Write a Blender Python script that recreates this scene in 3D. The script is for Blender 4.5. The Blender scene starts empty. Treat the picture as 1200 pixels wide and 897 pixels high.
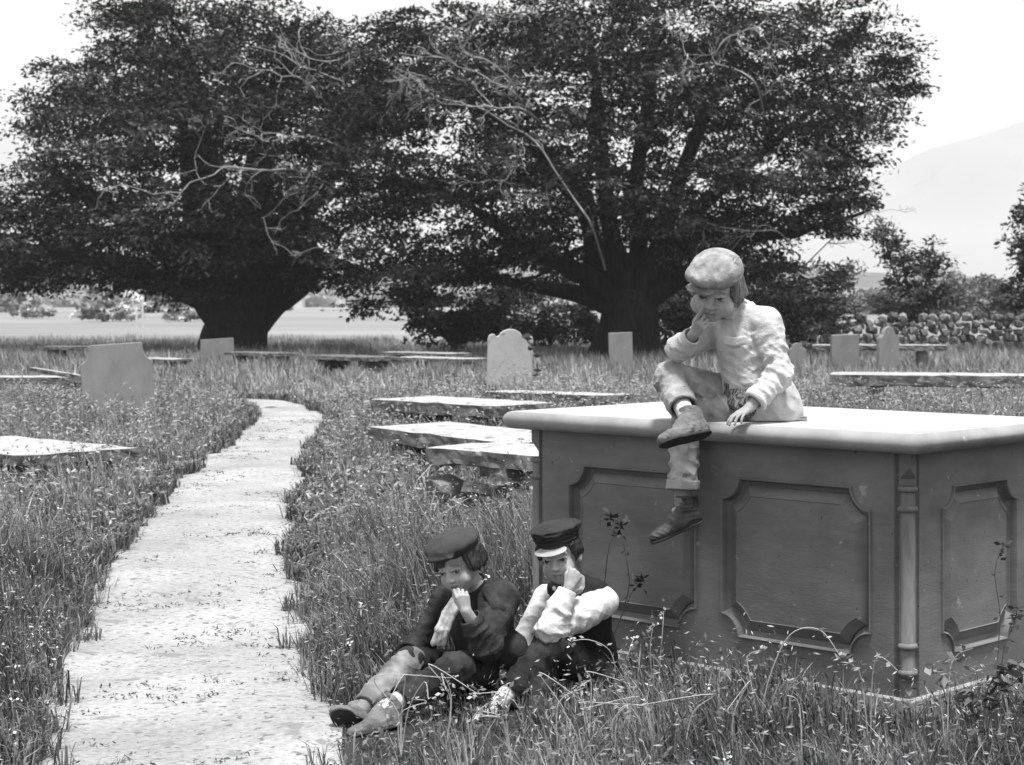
import bpy, bmesh, math, random
import numpy as np
from mathutils import Vector, Matrix, noise
from mathutils.geometry import tessellate_polygon

random.seed(7); rng = np.random.default_rng(7)
sc = bpy.context.scene
COL = sc.collection

# ------------------------------------------------------------------ camera
HC = 1.53          # eye height
FPX = 2200.0       # focal length in pixels of the 1200 px wide picture
HY = 352.0         # horizon row
cam_d = bpy.data.cameras.new("camera"); cam = bpy.data.objects.new("camera", cam_d); COL.objects.link(cam)
cam.location = (0, 0, HC); cam.rotation_euler = (math.pi/2, 0, 0)
cam_d.sensor_width = 36; cam_d.lens = FPX/1200*36
cam_d.shift_y = -(448.5-HY)/1200
cam_d.clip_end = 9000; cam_d.clip_start = 0.1
cam_d.dof.use_dof = True; cam_d.dof.focus_distance = 7.3; cam_d.dof.aperture_fstop = 8.0
sc.camera = cam
sc.cycles.volume_bounces = 2

# ------------------------------------------------------------------ sky, sun, exposure
SUN_EL, SUN_AZ = 75.0, 165.0      # azimuth measured from +Y towards +X
w = bpy.data.worlds.new("World"); sc.world = w; w.use_nodes = True
nt = w.node_tree; nt.nodes.clear()
sky = nt.nodes.new("ShaderNodeTexSky"); sky.sky_type = 'NISHITA'; sky.sun_disc = False
sky.sun_elevation = math.radians(SUN_EL); sky.sun_rotation = math.radians(SUN_AZ)
sky.air_density = 1.0; sky.dust_density = 2.0; sky.ozone_density = 1.0
bw = nt.nodes.new("ShaderNodeRGBToBW"); bg = nt.nodes.new("ShaderNodeBackground"); out = nt.nodes.new("ShaderNodeOutputWorld")
bg.inputs[1].default_value = 0.15
veil = nt.nodes.new("ShaderNodeMix"); veil.data_type = 'FLOAT'      # high thin white cloud over the whole sky
cn = nt.nodes.new("ShaderNodeTexNoise"); cn.inputs['Scale'].default_value = 1.6; cn.inputs['Detail'].default_value = 3
cr_ = nt.nodes.new("ShaderNodeMapRange"); cr_.inputs[1].default_value = .3; cr_.inputs[2].default_value = .7; cr_.inputs[3].default_value = .78; cr_.inputs[4].default_value = .90
tcw = nt.nodes.new("ShaderNodeTexCoord"); nt.links.new(tcw.outputs['Generated'], cn.inputs['Vector'])
nt.links.new(cn.outputs[0], cr_.inputs[0]); nt.links.new(cr_.outputs[0], veil.inputs[0])
veil.inputs[3].default_value = 2.5
nt.links.new(sky.outputs[0], bw.inputs[0]); nt.links.new(bw.outputs[0], veil.inputs[2]); nt.links.new(veil.outputs[0], bg.inputs[0]); nt.links.new(bg.outputs[0], out.inputs[0])
sun_d = bpy.data.lights.new("sun", 'SUN'); sun_d.energy = 2.6; sun_d.angle = math.radians(11); sun_d.color = (1, 1, 1)
sun = bpy.data.objects.new("sun", sun_d); COL.objects.link(sun)
_e, _a = math.radians(SUN_EL), math.radians(SUN_AZ)
to_sun = Vector((math.sin(_a)*math.cos(_e), math.cos(_a)*math.cos(_e), math.sin(_e)))
sun.rotation_euler = to_sun.to_track_quat('Z', 'Y').to_euler()
sc.view_settings.view_transform = 'Standard'; sc.view_settings.look = 'None'
sc.view_settings.gamma = 1.0; sc.view_settings.exposure = 1.32; sc.view_settings.use_curve_mapping = False

def P(px, py, d):
    return Vector(((px-600)/FPX*d, d, HC-(py-HY)/FPX*d))
def G(px, d):
    x = (px-600)/FPX*d
    return Vector((x, d, ground_z(x, d)))

# ------------------------------------------------------------------ tagging helpers
def tag(o, label=None, cat=None, group=None, kind=None):
    if label: o['label'] = label
    if cat: o['category'] = cat
    if group: o['group'] = group
    if kind: o['kind'] = kind
    return o
def empty(name, loc, label, cat, group=None, rot=None):
    o = bpy.data.objects.new(name, None); COL.objects.link(o); o.location = loc
    o.empty_display_size = 0.1
    if rot is not None: o.rotation_euler = rot
    return tag(o, label, cat, group)
def link(name, me, mat, parent=None, world=False):
    """link a mesh; world=True: vertices are in world space, parent is an unrotated empty"""
    o = bpy.data.objects.new(name, me); COL.objects.link(o)
    if mat is not None and not me.materials:
        for m in (mat if isinstance(mat, (list, tuple)) else [mat]): me.materials.append(m)
    if parent is not None:
        o.parent = parent
        if world:
            r = parent
            off = Vector((0, 0, 0))
            while r is not None:
                off += r.location; r = r.parent
            o.location = -off
    return o
def mesh_np(name, V, F, smooth=False, attrs=None):
    """V (n,3); F (m,3|4) int array"""
    V = np.asarray(V, dtype=np.float32); F = np.asarray(F, dtype=np.int32)
    me = bpy.data.meshes.new(name)
    me.vertices.add(len(V)); me.vertices.foreach_set('co', V.ravel())
    k = F.shape[1]
    me.loops.add(F.size); me.loops.foreach_set('vertex_index', F.ravel())
    me.polygons.add(len(F)); me.polygons.foreach_set('loop_start', np.arange(0, F.size, k, dtype=np.int32))
    me.polygons.foreach_set('loop_total', np.full(len(F), k, dtype=np.int32))
    me.polygons.foreach_set('use_smooth', np.full(len(F), smooth))
    if attrs:
        for an, av in attrs.items():
            a = me.attributes.new(an, 'FLOAT', 'POINT'); a.data.foreach_set('value', np.asarray(av, dtype=np.float32))
    me.update(calc_edges=True)
    return me
def mesh_bm(name, bm, smooth=False):
    bmesh.ops.recalc_face_normals(bm, faces=bm.faces)
    me = bpy.data.meshes.new(name); bm.to_mesh(me); bm.free()
    if smooth:
        for p in me.polygons: p.use_smooth = True
    return me

# ------------------------------------------------------------------ materials (the plate is black and white: all greys)
def mat(name, lo, hi, scale=8.0, rough=0.9, bump=0.0, bscale=None, attr=None, detail=6, spots=None, streak=None, spec=0.3, trans=0.0, ramp=(0.3, 0.7), objco=True, big=None, rand=None):
    m = bpy.data.materials.new(name); m.use_nodes = True
    n = m.node_tree; n.nodes.clear(); L = n.links.new
    o = n.nodes.new('ShaderNodeOutputMaterial'); b = n.nodes.new('ShaderNodeBsdfPrincipled')
    b.inputs['Roughness'].default_value = rough; b.inputs['Specular IOR Level'].default_value = spec
    tc = n.nodes.new('ShaderNodeTexCoord'); co = tc.outputs['Object']
    if streak:
        mp = n.nodes.new('ShaderNodeMapping'); mp.inputs['Scale'].default_value = streak; L(co, mp.inputs[0]); co = mp.outputs[0]
    nz = n.nodes.new('ShaderNodeTexNoise'); nz.inputs['Scale'].default_value = scale; nz.inputs['Detail'].default_value = detail; nz.inputs['Roughness'].default_value = 0.62
    L(co, nz.inputs['Vector'])
    mr = n.nodes.new('ShaderNodeMapRange'); mr.inputs[1].default_value = ramp[0]; mr.inputs[2].default_value = ramp[1]
    mr.inputs[3].default_value = lo; mr.inputs[4].default_value = hi
    L(nz.outputs[0], mr.inputs[0]); col = mr.outputs[0]
    def mult(a, bb):
        q = n.nodes.new('ShaderNodeMath'); q.operation = 'MULTIPLY'
        L(a, q.inputs[0])
        if isinstance(bb, float): q.inputs[1].default_value = bb
        else: L(bb, q.inputs[1])
        return q.outputs[0]
    if big:      # (scale, low, high) slow variation
        n2 = n.nodes.new('ShaderNodeTexNoise'); n2.inputs['Scale'].default_value = big[0]; n2.inputs['Detail'].default_value = 3
        L(tc.outputs['Object'], n2.inputs['Vector'])
        r2 = n.nodes.new('ShaderNodeMapRange'); r2.inputs[1].default_value = 0.35; r2.inputs[2].default_value = 0.65
        r2.inputs[3].default_value = big[1]; r2.inputs[4].default_value = big[2]; L(n2.outputs[0], r2.inputs[0])
        col = mult(col, r2.outputs[0])
    if rand:
        oi = n.nodes.new('ShaderNodeObjectInfo'); r4 = n.nodes.new('ShaderNodeMapRange'); r4.inputs[3].default_value = rand[0]; r4.inputs[4].default_value = rand[1]
        L(oi.outputs['Random'], r4.inputs[0]); col = mult(col, r4.outputs[0])
    if attr:
        at = n.nodes.new('ShaderNodeAttribute'); at.attribute_name = attr
        col = mult(col, at.outputs['Fac'])
    if spots:    # (scale, threshold, value) lichen or pits
        for sp in (spots if isinstance(spots, list) else [spots]):
            n3 = n.nodes.new('ShaderNodeTexNoise'); n3.inputs['Scale'].default_value = sp[0]; n3.inputs['Detail'].default_value = 4
            L(tc.outputs['Object'], n3.inputs['Vector'])
            r3 = n.nodes.new('ShaderNodeMapRange'); r3.inputs[1].default_value = sp[1]; r3.inputs[2].default_value = sp[1]+0.05
            L(n3.outputs[0], r3.inputs[0])
            mx = n.nodes.new('ShaderNodeMix'); mx.data_type = 'FLOAT'
            L(r3.outputs[0], mx.inputs[0]); L(col, mx.inputs[2]); mx.inputs[3].default_value = sp[2]
            col = mx.outputs[0]
    L(col, b.inputs['Base Color'])
    if bump:
        bs = n.nodes.new('ShaderNodeTexNoise'); bs.inputs['Scale'].default_value = bscale or scale*3; bs.inputs['Detail'].default_value = 6
        L(co, bs.inputs['Vector'])
        bp = n.nodes.new('ShaderNodeBump'); bp.inputs['Strength'].default_value = bump; bp.inputs['Distance'].default_value = 0.01
        L(bs.outputs[0], bp.inputs['Height']); L(bp.outputs[0], b.inputs['Normal'])
    if trans:
        tr = n.nodes.new('ShaderNodeBsdfTranslucent'); L(col, tr.inputs[0])
        ms = n.nodes.new('ShaderNodeMixShader'); ms.inputs[0].default_value = trans
        L(b.outputs[0], ms.inputs[1]); L(tr.outputs[0], ms.inputs[2]); L(ms.outputs[0], o.inputs[0])
    else:
        L(b.outputs[0], o.inputs[0])
    return m

M = {}
M['slab_pale'] = mat('toplit_pale_stone', .36, .47, 5, .85, .15, 60, big=(1.3, .85, 1.05))  # paler than the slate sides; strong contrast of top light put into colour
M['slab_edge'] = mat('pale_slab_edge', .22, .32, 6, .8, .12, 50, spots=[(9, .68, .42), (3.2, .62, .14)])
M['slate'] = mat('dark_slate', .125, .165, 7.0, .72, .14, 40, streak=(1, 1, 3.2), big=(2.6, .82, 1.15), spots=[(11, .70, .27), (26, .71, .34), (45, .69, .02)], spec=.3, detail=10)
M['slate_col'] = mat('column_slate', .11, .20, 8.0, .7, .2, 60, streak=(6, 6, 1), spots=[(50, .72, .04)], spec=.25)
M['stone_base'] = mat('pale_base_stone', .20, .42, 14, .95, .5, 40)
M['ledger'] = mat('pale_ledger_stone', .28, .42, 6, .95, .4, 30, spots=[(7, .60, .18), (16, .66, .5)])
M['ledger_dark'] = mat('rough_shaded_ledger_stone', .05, .20, 9, .95, .7, 25, spots=(8, .62, .3))  # rough dark stone, also the painted shade on pale slab sides
M['headstone'] = mat('grey_headstone', .17, .25, 4, .9, .25, 40, streak=(1, 1, .5), spots=(11, .68, .36))
M['headstone_pale'] = mat('pale_headstone', .34, .46, 5, .9, .35, 30, spots=(12, .64, .24))
M['wall_stone'] = mat('field_wall_stone', .10, .36, 2.2, .95, .6, 14, spots=(3, .62, .5), rand=(.35, 1.35))
M['path'] = mat('pale_gravel', .25, .40, 34, .95, .55, 110, spots=[(26, .60, .14), (7, .62, .20), (60, .66, .10)], big=(1.1, .78, 1.1), detail=10)
M['soil'] = mat('grassy_soil', .02, .05, 6, 1, .5, 30, spec=.05)
M['field'] = mat('hay_meadow', .19, .27, .05, 1, 0, big=(.02, .8, 1.15), streak=(1, 5, 1), spec=0)
M['hill'] = mat('far_hillside', .265, .30, .006, 1, 0, big=(.004, .92, 1.05), spots=(.03, .66, .24), spec=0)  # paled towards the sky, part of the distance haze put into colour
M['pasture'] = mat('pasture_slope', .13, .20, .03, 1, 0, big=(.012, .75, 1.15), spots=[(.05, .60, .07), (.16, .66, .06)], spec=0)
M['grass'] = mat('grass_blades', .55, 1.25, 2, .7, 0, attr='tone', trans=.25, spec=.12)
M['leafy'] = mat('broad_leaves', .7, 1.2, 3, .5, 0, attr='tone', trans=.2, spec=.12)
M['flower'] = mat('white_petals', .5, .6, 10, .8)
M['yew'] = mat('yew_foliage', .8, 1.15, 1.5, .6, 0, attr='tone', trans=.08, spec=.05)
M['bark'] = mat('dark_bark', .012, .04, 3, .95, .6, 14, streak=(4, 4, .6), spec=.05)
M['deadwood'] = mat('bleached_deadwood', .22, .36, 6, .9, .3, 30)
M['stalk'] = mat('dry_stalk', .35, .55, 10, .8)
M['weed_dark'] = mat('dark_weed', .05, .11, 10, .7)
M['white'] = mat('white_limewash', .5, .6, 3, .8)
M['coat_pale'] = mat('pale_corduroy', .44, .60, 14, .95, .35, 140, big=(5, .82, 1.06), spots=(30, .74, .28))
M['trouser_pale'] = mat('worn_pale_trousers', .26, .42, 14, .95, .35, 120, big=(9, .6, 1.1), spots=(22, .68, .18))
M['cap_pale'] = mat('pale_cap_cloth', .20, .42, 14, .95, .4, 120, big=(16, .62, 1.15))
M['striped'] = mat('striped_waistcoat', .03, .22, 30, .95, .2, 120, streak=(6, 6, .6), ramp=(.45, .55))
M['cap_shade'] = mat('worn_shaded_cap', .10, .24, 20, .95, .4, 120)  # darker cap cloth, shade under the brim put into colour
M['dark_coat'] = mat('dark_wool', .018, .050, 16, .95, .5, 160, big=(9, .7, 1.5), spec=.15)
M['dark_trouser'] = mat('dark_trousers', .014, .032, 12, .95, .3, 140, big=(8, .7, 1.9), spec=.15)
M['muddy_trouser'] = mat('muddy_worn_trousers', .10, .26, 9, .95, .3, 100, big=(10, .6, 1.3))
M['dark_cap'] = mat('dark_cap_cloth', .022, .04, 12, .9, .25, 120, spec=.2)
M['brown_cap'] = mat('brown_cap_cloth', .035, .06, 9, .9, .25, 120, spec=.2)
M['waistcoat'] = mat('black_waistcoat', .014, .022, 10, .9, .15, 120, spec=.15)
M['shirt'] = mat('white_shirt', .54, .66, 12, .9, .25, 130, big=(6, .85, 1.05))
M['scarf'] = mat('checked_scarf', .25, .62, 40, .9, .2, 120)
M['peak'] = mat('glossy_peak', .32, .42, 10, .35, 0, spec=.6)
M['boot'] = mat('black_boot_leather', .022, .05, 14, .5, .25, 60, spec=.4, spots=(25, .68, .12))
M['boot_dusty'] = mat('dusty_boot_leather', .07, .20, 14, .75, .3, 60, spots=(18, .6, .07))
M['sole'] = mat('boot_sole', .02, .04, 14, .8, .2)
M['sock'] = mat('ribbed_sock', .16, .24, 12, .95, .4, 150, streak=(1, 1, 3))
M['sock_pale'] = mat('pale_stocking', .42, .58, 12, .95, .3, 100)
M['skin'] = mat('skin', .25, .40, 16, .6, .12, 110, attr='feat', spec=.3, ramp=(.3, .7), big=(22, .85, 1.1))
M['eye_white'] = mat('eye_white', .13, .16, 9, .25, spec=.5)
M['iris'] = mat('iris', .012, .018, 9, .15, spec=.6)
M['hair_fair'] = mat('fair_hair', .07, .22, 26, .6, .6, 60, streak=(3, 3, .4), spec=.4)
M['hair_dark'] = mat('dark_hair', .012, .035, 26, .55, .6, 60, streak=(2, 2, .6), spec=.4)

# ------------------------------------------------------------------ ground
def _n2(x, y, s, z=0.0):
    return (np.sin(x*s*1.7+1.3*np.sin(y*s*1.1+z))+np.sin(y*s*2.1+1.7*np.sin(x*s*.9+2+z)))*.5
def ground_z(x, y):
    near = np.clip((60-np.abs(y))/40, 0, 1)
    return 0.035*_n2(np.asarray(x, float), np.asarray(y, float), .9)*near + 0.015*_n2(np.asarray(x, float), np.asarray(y, float), 3.1, 1)*near - 0.015

def axis(lo_step, near, far):
    a = [0.0]; s = lo_step
    while a[-1] < far:
        if a[-1] > near: s *= 1.12
        a.append(a[-1]+s)
    return np.array(a)
ax = axis(.2, 9, 3000); xs = np.concatenate([-ax[::-1][:-1], ax]); ay = axis(.18, 16, 3200)
ys = np.concatenate([-axis(.6, 3, 60)[::-1][:-1], ay])
X, Y = np.meshgrid(xs, ys)
Z = ground_z(X, Y)
V = np.stack([X.ravel(), Y.ravel(), Z.ravel()], 1)
nx, ny = len(xs), len(ys)
I = np.arange(nx*ny).reshape(ny, nx)
Fq = np.stack([I[:-1, :-1].ravel(), I[:-1, 1:].ravel(), I[1:, 1:].ravel(), I[1:, :-1].ravel()], 1)
g = link('churchyard_ground', mesh_np('churchyard_ground', V, Fq, True), M['soil']); tag(g, kind='structure')

# path: left and right borders as (pixel x, ground depth)
def gd(py): return FPX*HC/(py-HY)
PL = [(-10, 1000), (26, 897), (46, 800), (84, 720), (124, 650), (168, 600), (206, 560), (258, 522), (290, 495), (296, 482), (262, 471), (170, 463)]
PR = [(400, 1000), (398, 897), (392, 840), (382, 770), (364, 710), (352, 650), (352, 600), (364, 556), (376, 520), (392, 496), (384, 483), (345, 473), (250, 462)]
PLw = np.array([[(a-600)/FPX*gd(b), gd(b)] for a, b in PL]); PRw = np.array([[(a-600)/FPX*gd(b), gd(b)] for a, b in PR])
def resample(p, n):
    d = np.r_[0, np.cumsum(np.hypot(*(p[1:]-p[:-1]).T))]; d /= d[-1]
    t = np.linspace(0, 1, n); return np.stack([np.interp(t, d, p[:, 0]), np.interp(t, d, p[:, 1])], 1)
# start the path well before the camera
PLw = np.vstack([[PLw[0, 0]-.1, 1.0], PLw]); PRw = np.vstack([[PRw[0, 0]+.1, 1.0], PRw])
NL = 240
Lp, Rp = resample(PLw, NL), resample(PRw, NL)
jl = .03*np.sin(np.arange(NL)*.31)+.012*np.sin(np.arange(NL)*.9+1)
Lp[:, 0] += jl*.8; Rp[:, 0] += .03*np.sin(np.arange(NL)*.27+2)+.012*np.sin(np.arange(NL)*.83)
NC = 14
T = np.linspace(0, 1, NC)[None, :, None]
PP = Lp[:, None, :]*(1-T)+Rp[:, None, :]*T
PZ = ground_z(PP[..., 0], PP[..., 1])+.022-.018*(np.abs(T[..., 0]*2-1)**6)
V = np.concatenate([PP, PZ[..., None]], 2).reshape(-1, 3)
I = np.arange(NL*NC).reshape(NL, NC)
Fq = np.stack([I[:-1, :-1].ravel(), I[:-1, 1:].ravel(), I[1:, 1:].ravel(), I[1:, :-1].ravel()], 1)
tag(link('gravel_path', mesh_np('gravel_path', V, Fq, True), M['path']), kind='structure')
rj = np.random.default_rng(4)
def rag(n): return .055+.05*np.sin(np.arange(n)*.43)*np.sin(np.arange(n)*.19+1)+.025*np.sin(np.arange(n)*1.1)
Lq, Rq = Lp.copy(), Rp.copy(); Lq[:, 0] += rag(NL); Rq[:, 0] -= rag(NL)
poly = np.vstack([Lq, Rq[::-1]])
def in_poly(x, y, pl):
    ins = np.zeros(len(x), bool); n = len(pl); j = n-1
    for i in range(n):
        xi, yi = pl[i]; xj, yj = pl[j]
        if yi != yj:
            c = ((yi > y) != (yj > y)) & (x < (xj-xi)*(y-yi)/(yj-yi)+xi)
            ins ^= c
        j = i
    return ins

# meadow beyond the churchyard, hills
def sheet(name, x0, x1, y0, y1, z, m):
    n = 12
    xx, yy = np.meshgrid(np.linspace(x0, x1, n), np.geomspace(y0, y1, n))
    V = np.stack([xx.ravel(), yy.ravel(), np.full(xx.size, z)], 1); I = np.arange(n*n).reshape(n, n)
    F = np.stack([I[:-1, :-1].ravel(), I[:-1, 1:].ravel(), I[1:, 1:].ravel(), I[1:, :-1].ravel()], 1)
    return tag(link(name, mesh_np(name, V, F), m), kind='structure')
sheet('meadow', -900, 900, 66, 900, .03, M['field'])

def hill(name, pts, d0, depth, seed, m='hill'):
    """ridge profile pts = (px, py of the crest) at distance d0"""
    xs = np.linspace(pts[0][0], pts[-1][0], 90); ys_ = np.interp(xs, [p[0] for p in pts], [p[1] for p in pts])
    rows = 16; V = []
    for r in range(rows+1):
        t = r/rows
        d = d0+depth*t
        prof = math.sin(min(1, t*1.25)*math.pi/2)**1.3 if t < .8 else 1-.3*(t-.8)/.2
        for i, (px, py) in enumerate(zip(xs, ys_)):
            X = (px-600)/FPX*(d0+depth*.8)
            zc = HC-(py-HY)/FPX*(d0+depth*.8)
            nz = noise.fractal(Vector((X*.004+seed, d*.004, 0)), 1, 2, 5)
            V.append((X, d, max(-1, zc*prof*(1+.10*nz*(1-.5*prof)))))
    I = np.arange((rows+1)*90).reshape(rows+1, 90)
    F = np.stack([I[:-1, :-1].ravel(), I[:-1, 1:].ravel(), I[1:, 1:].ravel(), I[1:, :-1].ravel()], 1)
    return tag(link(name, mesh_np(name, np.array(V), F, True), M[m]), kind='structure')
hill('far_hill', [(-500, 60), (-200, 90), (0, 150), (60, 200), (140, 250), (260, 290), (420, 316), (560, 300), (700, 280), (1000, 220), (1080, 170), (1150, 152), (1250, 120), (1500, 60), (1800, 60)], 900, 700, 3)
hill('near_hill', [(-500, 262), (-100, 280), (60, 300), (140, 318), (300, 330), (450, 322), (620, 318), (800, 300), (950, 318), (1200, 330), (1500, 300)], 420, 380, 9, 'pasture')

# ------------------------------------------------------------------ chest tomb
TH = -0.7636
TC = Vector((1.4514, 6.78, 0))
def TL(x, y, z=0):     # tomb local -> world
    c, s = math.cos(TH), math.sin(TH)
    return Vector((TC.x+c*x-s*y, TC.y+s*x+c*y, z))
TLn, TW = 1.98, 1.135
tomb = empty('chest_tomb', TC, 'large panelled chest tomb with pale rounded top slab, child sitting on it', 'tomb', rot=(0, 0, TH))
# top slab: rings around the rectangle, offset outwards
def rect_rings(prof, x0, x1, y0, y1, seg=1):
    bm = bmesh.new(); rings = []
    for o, z in prof:
        rings.append([bm.verts.new((x, y, z)) for x, y in ((x0-o, y0-o), (x1+o, y0-o), (x1+o, y1+o), (x0-o, y1+o))])
    for a, b in zip(rings, rings[1:]):
        for i in range(4):
            bm.faces.new((a[i], a[(i+1) % 4], b[(i+1) % 4], b[i]))
    bm.faces.new(rings[0]); bm.faces.new(rings[-1])
    return bm
prof = [(-.05, 1.051), (-.0045, 1.050), (-.0025, 1.044), (0, 1.0495)]
for k in range(11):
    a = math.pi/2-math.pi*k/10
    prof.append((.010+.034*math.cos(a), 1.0115+.038*math.sin(a)))
prof += [(-.06, .9735)]
bm = rect_rings(prof, -TLn, 0, 0, TW)
me = mesh_bm('top_slab', bm)
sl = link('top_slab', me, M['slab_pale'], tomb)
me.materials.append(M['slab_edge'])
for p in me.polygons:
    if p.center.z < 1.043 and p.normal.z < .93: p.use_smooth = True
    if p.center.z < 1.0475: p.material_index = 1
    elif len(p.vertices) == 4 and p.center.z > 1.05 and p.area < 1: pass
bv = sl.modifiers.new('w', 'WEIGHTED_NORMAL')

II = .045; CH = .045; ZB, ZT = .075, .9735
def px_on_front(px, y=II):    # local x on the front face where it projects to pixel px
    best = min((abs(600+FPX*TL(x, y).x/TL(x, y).y-px), x) for x in np.linspace(-2.2, .2, 2401)); return best[1]
def px_on_end(px, x=-II):
    best = min((abs(600+FPX*TL(x, y).x/TL(x, y).y-px), y) for y in np.linspace(-.2, 1.6, 1801)); return best[1]
def scoop(x0, x1, z0, z1, rc, t, n=9):
    pts = []
    r = rc+t; a0 = math.asin(min(1, t/r))
    for cx, cz, st in ((x1, z1, math.pi), (x0, z1, 1.5*math.pi), (x0, z0, 0), (x1, z0, .5*math.pi)):
        # arc centred on the outer corner, running inside the panel
        for k in range(n):
            a = st+a0+(math.pi/2-2*a0)*(k/(n-1))
            a = (st+math.pi/2-a0)-(math.pi/2-2*a0)*(k/(n-1))
            pts.append((cx+r*math.cos(a), cz+r*math.sin(a)))
    return pts
PROFP = [(0, 0), (.001, -.009), (.004, -.012), (.008, -.010), (.010, .000), (.011, .008), (.012, .018), (.018, .028), (.028, .034), (.033, .035), (.034, .026), (.072, .000), (.074, .003)]
def panelled_face(name, parent, holes, u0, u1, z0, z1, to3, m):
    """a wall face with scooped panel openings; to3(u, z, depth)"""
    outer = [Vector((u0, z0, 0)), Vector((u1, z0, 0)), Vector((u1, z1, 0)), Vector((u0, z1, 0))]
    loops = [outer]+[[Vector((a, b, 0)) for a, b in scoop(*h, 0)] for h in holes]
    tris = tessellate_polygon(loops)
    flat = [v for l in loops for v in l]
    bm = bmesh.new()
    vs = [bm.verts.new(to3(v.x, v.y, 0)) for v in flat]
    for t in tris:
        try: bm.faces.new([vs[i] for i in t])
        except ValueError: pass
    # wall thickness behind
    wall = link(name, mesh_bm(name, bm), m, parent)
    for h in holes:
        bm = bmesh.new(); rings = []
        for t, dpt in PROFP:
            rings.append([bm.verts.new(to3(a, b, dpt)) for a, b in scoop(*h, t)])
        for a, b in zip(rings, rings[1:]):
            for i in range(len(a)):
                bm.faces.new((a[i], a[(i+1) % len(a)], b[(i+1) % len(a)], b[i]))
        bm.faces.new(rings[-1])
        link('raised_panel', mesh_bm('raised_panel', bm), m, wall)
    return wall
PZ0, PZ1 = .205, .835
pr0, pr1 = px_on_front(845.5), px_on_front(1021.5)
pl0, pl1 = px_on_front(667), px_on_front(817)
pe0, pe1 = px_on_end(1102.5), px_on_end(1190.5)
print('panels', pr0, pr1, pl0, pl1, pe0, pe1)
RC = .085
fx0, fx1 = -TLn+II+CH, -II-CH
panelled_face('long_side', tomb, [(pl0, pl1, PZ0, PZ1, RC), (pr0, pr1, PZ0, PZ1, RC)], fx0, fx1, ZB, ZT, lambda u, z, d: (u, II+d, z), M['slate'])
panelled_face('end_side', tomb, [(pe0, pe1, PZ0, PZ1, RC*.95)], II+CH, TW-II-CH, ZB, ZT, lambda u, z, d: (-II-d, u, z), M['slate'])
# far sides and chamfered corners
def prism(name, pts, z0, z1, m, parent, smooth=False, rnd=0):
    bm = bmesh.new(); a = [bm.verts.new((x, y, z0)) for x, y in pts]; b = [bm.verts.new((x, y, z1)) for x, y in pts]
    n = len(pts)
    for i in range(n): bm.faces.new((a[i], a[(i+1) % n], b[(i+1) % n], b[i]))
    bm.faces.new(a); bm.faces.new(b)
    return link(name, mesh_bm(name, bm), m, parent)
prism('long_side', [(fx0, TW-II), (fx1, TW-II), (fx1, TW-II-.07), (fx0, TW-II-.07)], ZB, ZT, M['slate'], tomb)
prism('end_side', [(-TLn+II, II+CH), (-TLn+II, TW-II-CH), (-TLn+II+.07, TW-II-CH), (-TLn+II+.07, II+CH)], ZB, ZT, M['slate'], tomb)
def corner_post(cx, cy, sx, sy):
    """sx, sy point outwards from the tomb; chamfer plus round column with rings"""
    o = [(cx, cy-sy*CH), (cx-sx*CH, cy), (cx-sx*(CH+.02), cy), (cx-sx*(CH+.02), cy-sy*(CH+.02)), (cx, cy-sy*(CH+.02))]
    post = prism('corner_post', o, ZB, ZT, M['slate'], tomb)
    for za, zb in ((ZB, .125), (.875, ZT)):
        # lamb's tongue stop
        z_in = zb if za == ZB else za
        zo = z_in-.04 if za == ZB else z_in+.045
        bm = bmesh.new()
        A, B, C_ = (cx, cy-sy*CH), (cx, cy), (cx-sx*CH, cy)
        e = .0015
        base = [bm.verts.new((p[0]+sx*e*0, p[1], za if za == ZB else zb)) for p in (A, B, C_)]
        mid = [bm.verts.new((A[0], A[1], z_in)), bm.verts.new((B[0], B[1], zo)), bm.verts.new((C_[0], C_[1], z_in))]
        for i in range(3): bm.faces.new((base[i], base[(i+1) % 3], mid[(i+1) % 3], mid[i]))
        bm.faces.new(base); bm.faces.new(mid)
        link('corner_stop', mesh_bm('corner_stop', bm), M['slate'], post)
    mx, my = cx-sx*CH*.5, cy-sy*CH*.5
    def lathe(profile, name, seg=24):
        bm = bmesh.new(); rings = []
        for r, z in profile: rings.append([bm.verts.new((mx+r*math.cos(2*math.pi*k/seg), my+r*math.sin(2*math.pi*k/seg), z)) for k in range(seg)])
        for a, b in zip(rings, rings[1:]):
            for i in range(seg): bm.faces.new((a[i], a[(i+1) % seg], b[(i+1) % seg], b[i]))
        bm.faces.new(rings[0]); bm.faces.new(rings[-1])
        return link(name, mesh_bm(name, bm, True), M['slate_col'], post)
    lathe([(.031, .15), (.031, .16), (.027, .165), (.027, .84), (.027, .85)], 'column')
    for zc in (.165, .262, .765, .838):
        lathe([(.027, zc-.012), (.034, zc-.009), (.038, zc), (.034, zc+.009), (.027, zc+.012)], 'column_ring')
corner_post(-II, II, 1, -1); corner_post(-TLn+II, II, -1, -1)
corner_post(-II, TW-II, 1, 1); corner_post(-TLn+II, TW-II, -1, 1)
bm = rect_rings([(-.3, ZB), (.012, ZB), (.020, ZB-.006), (.022, -.08), (-.3, -.08)], -TLn+II, -II, II, TW-II)
link('base_course', mesh_bm('base_course', bm), M['stone_base'], tomb)

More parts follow.
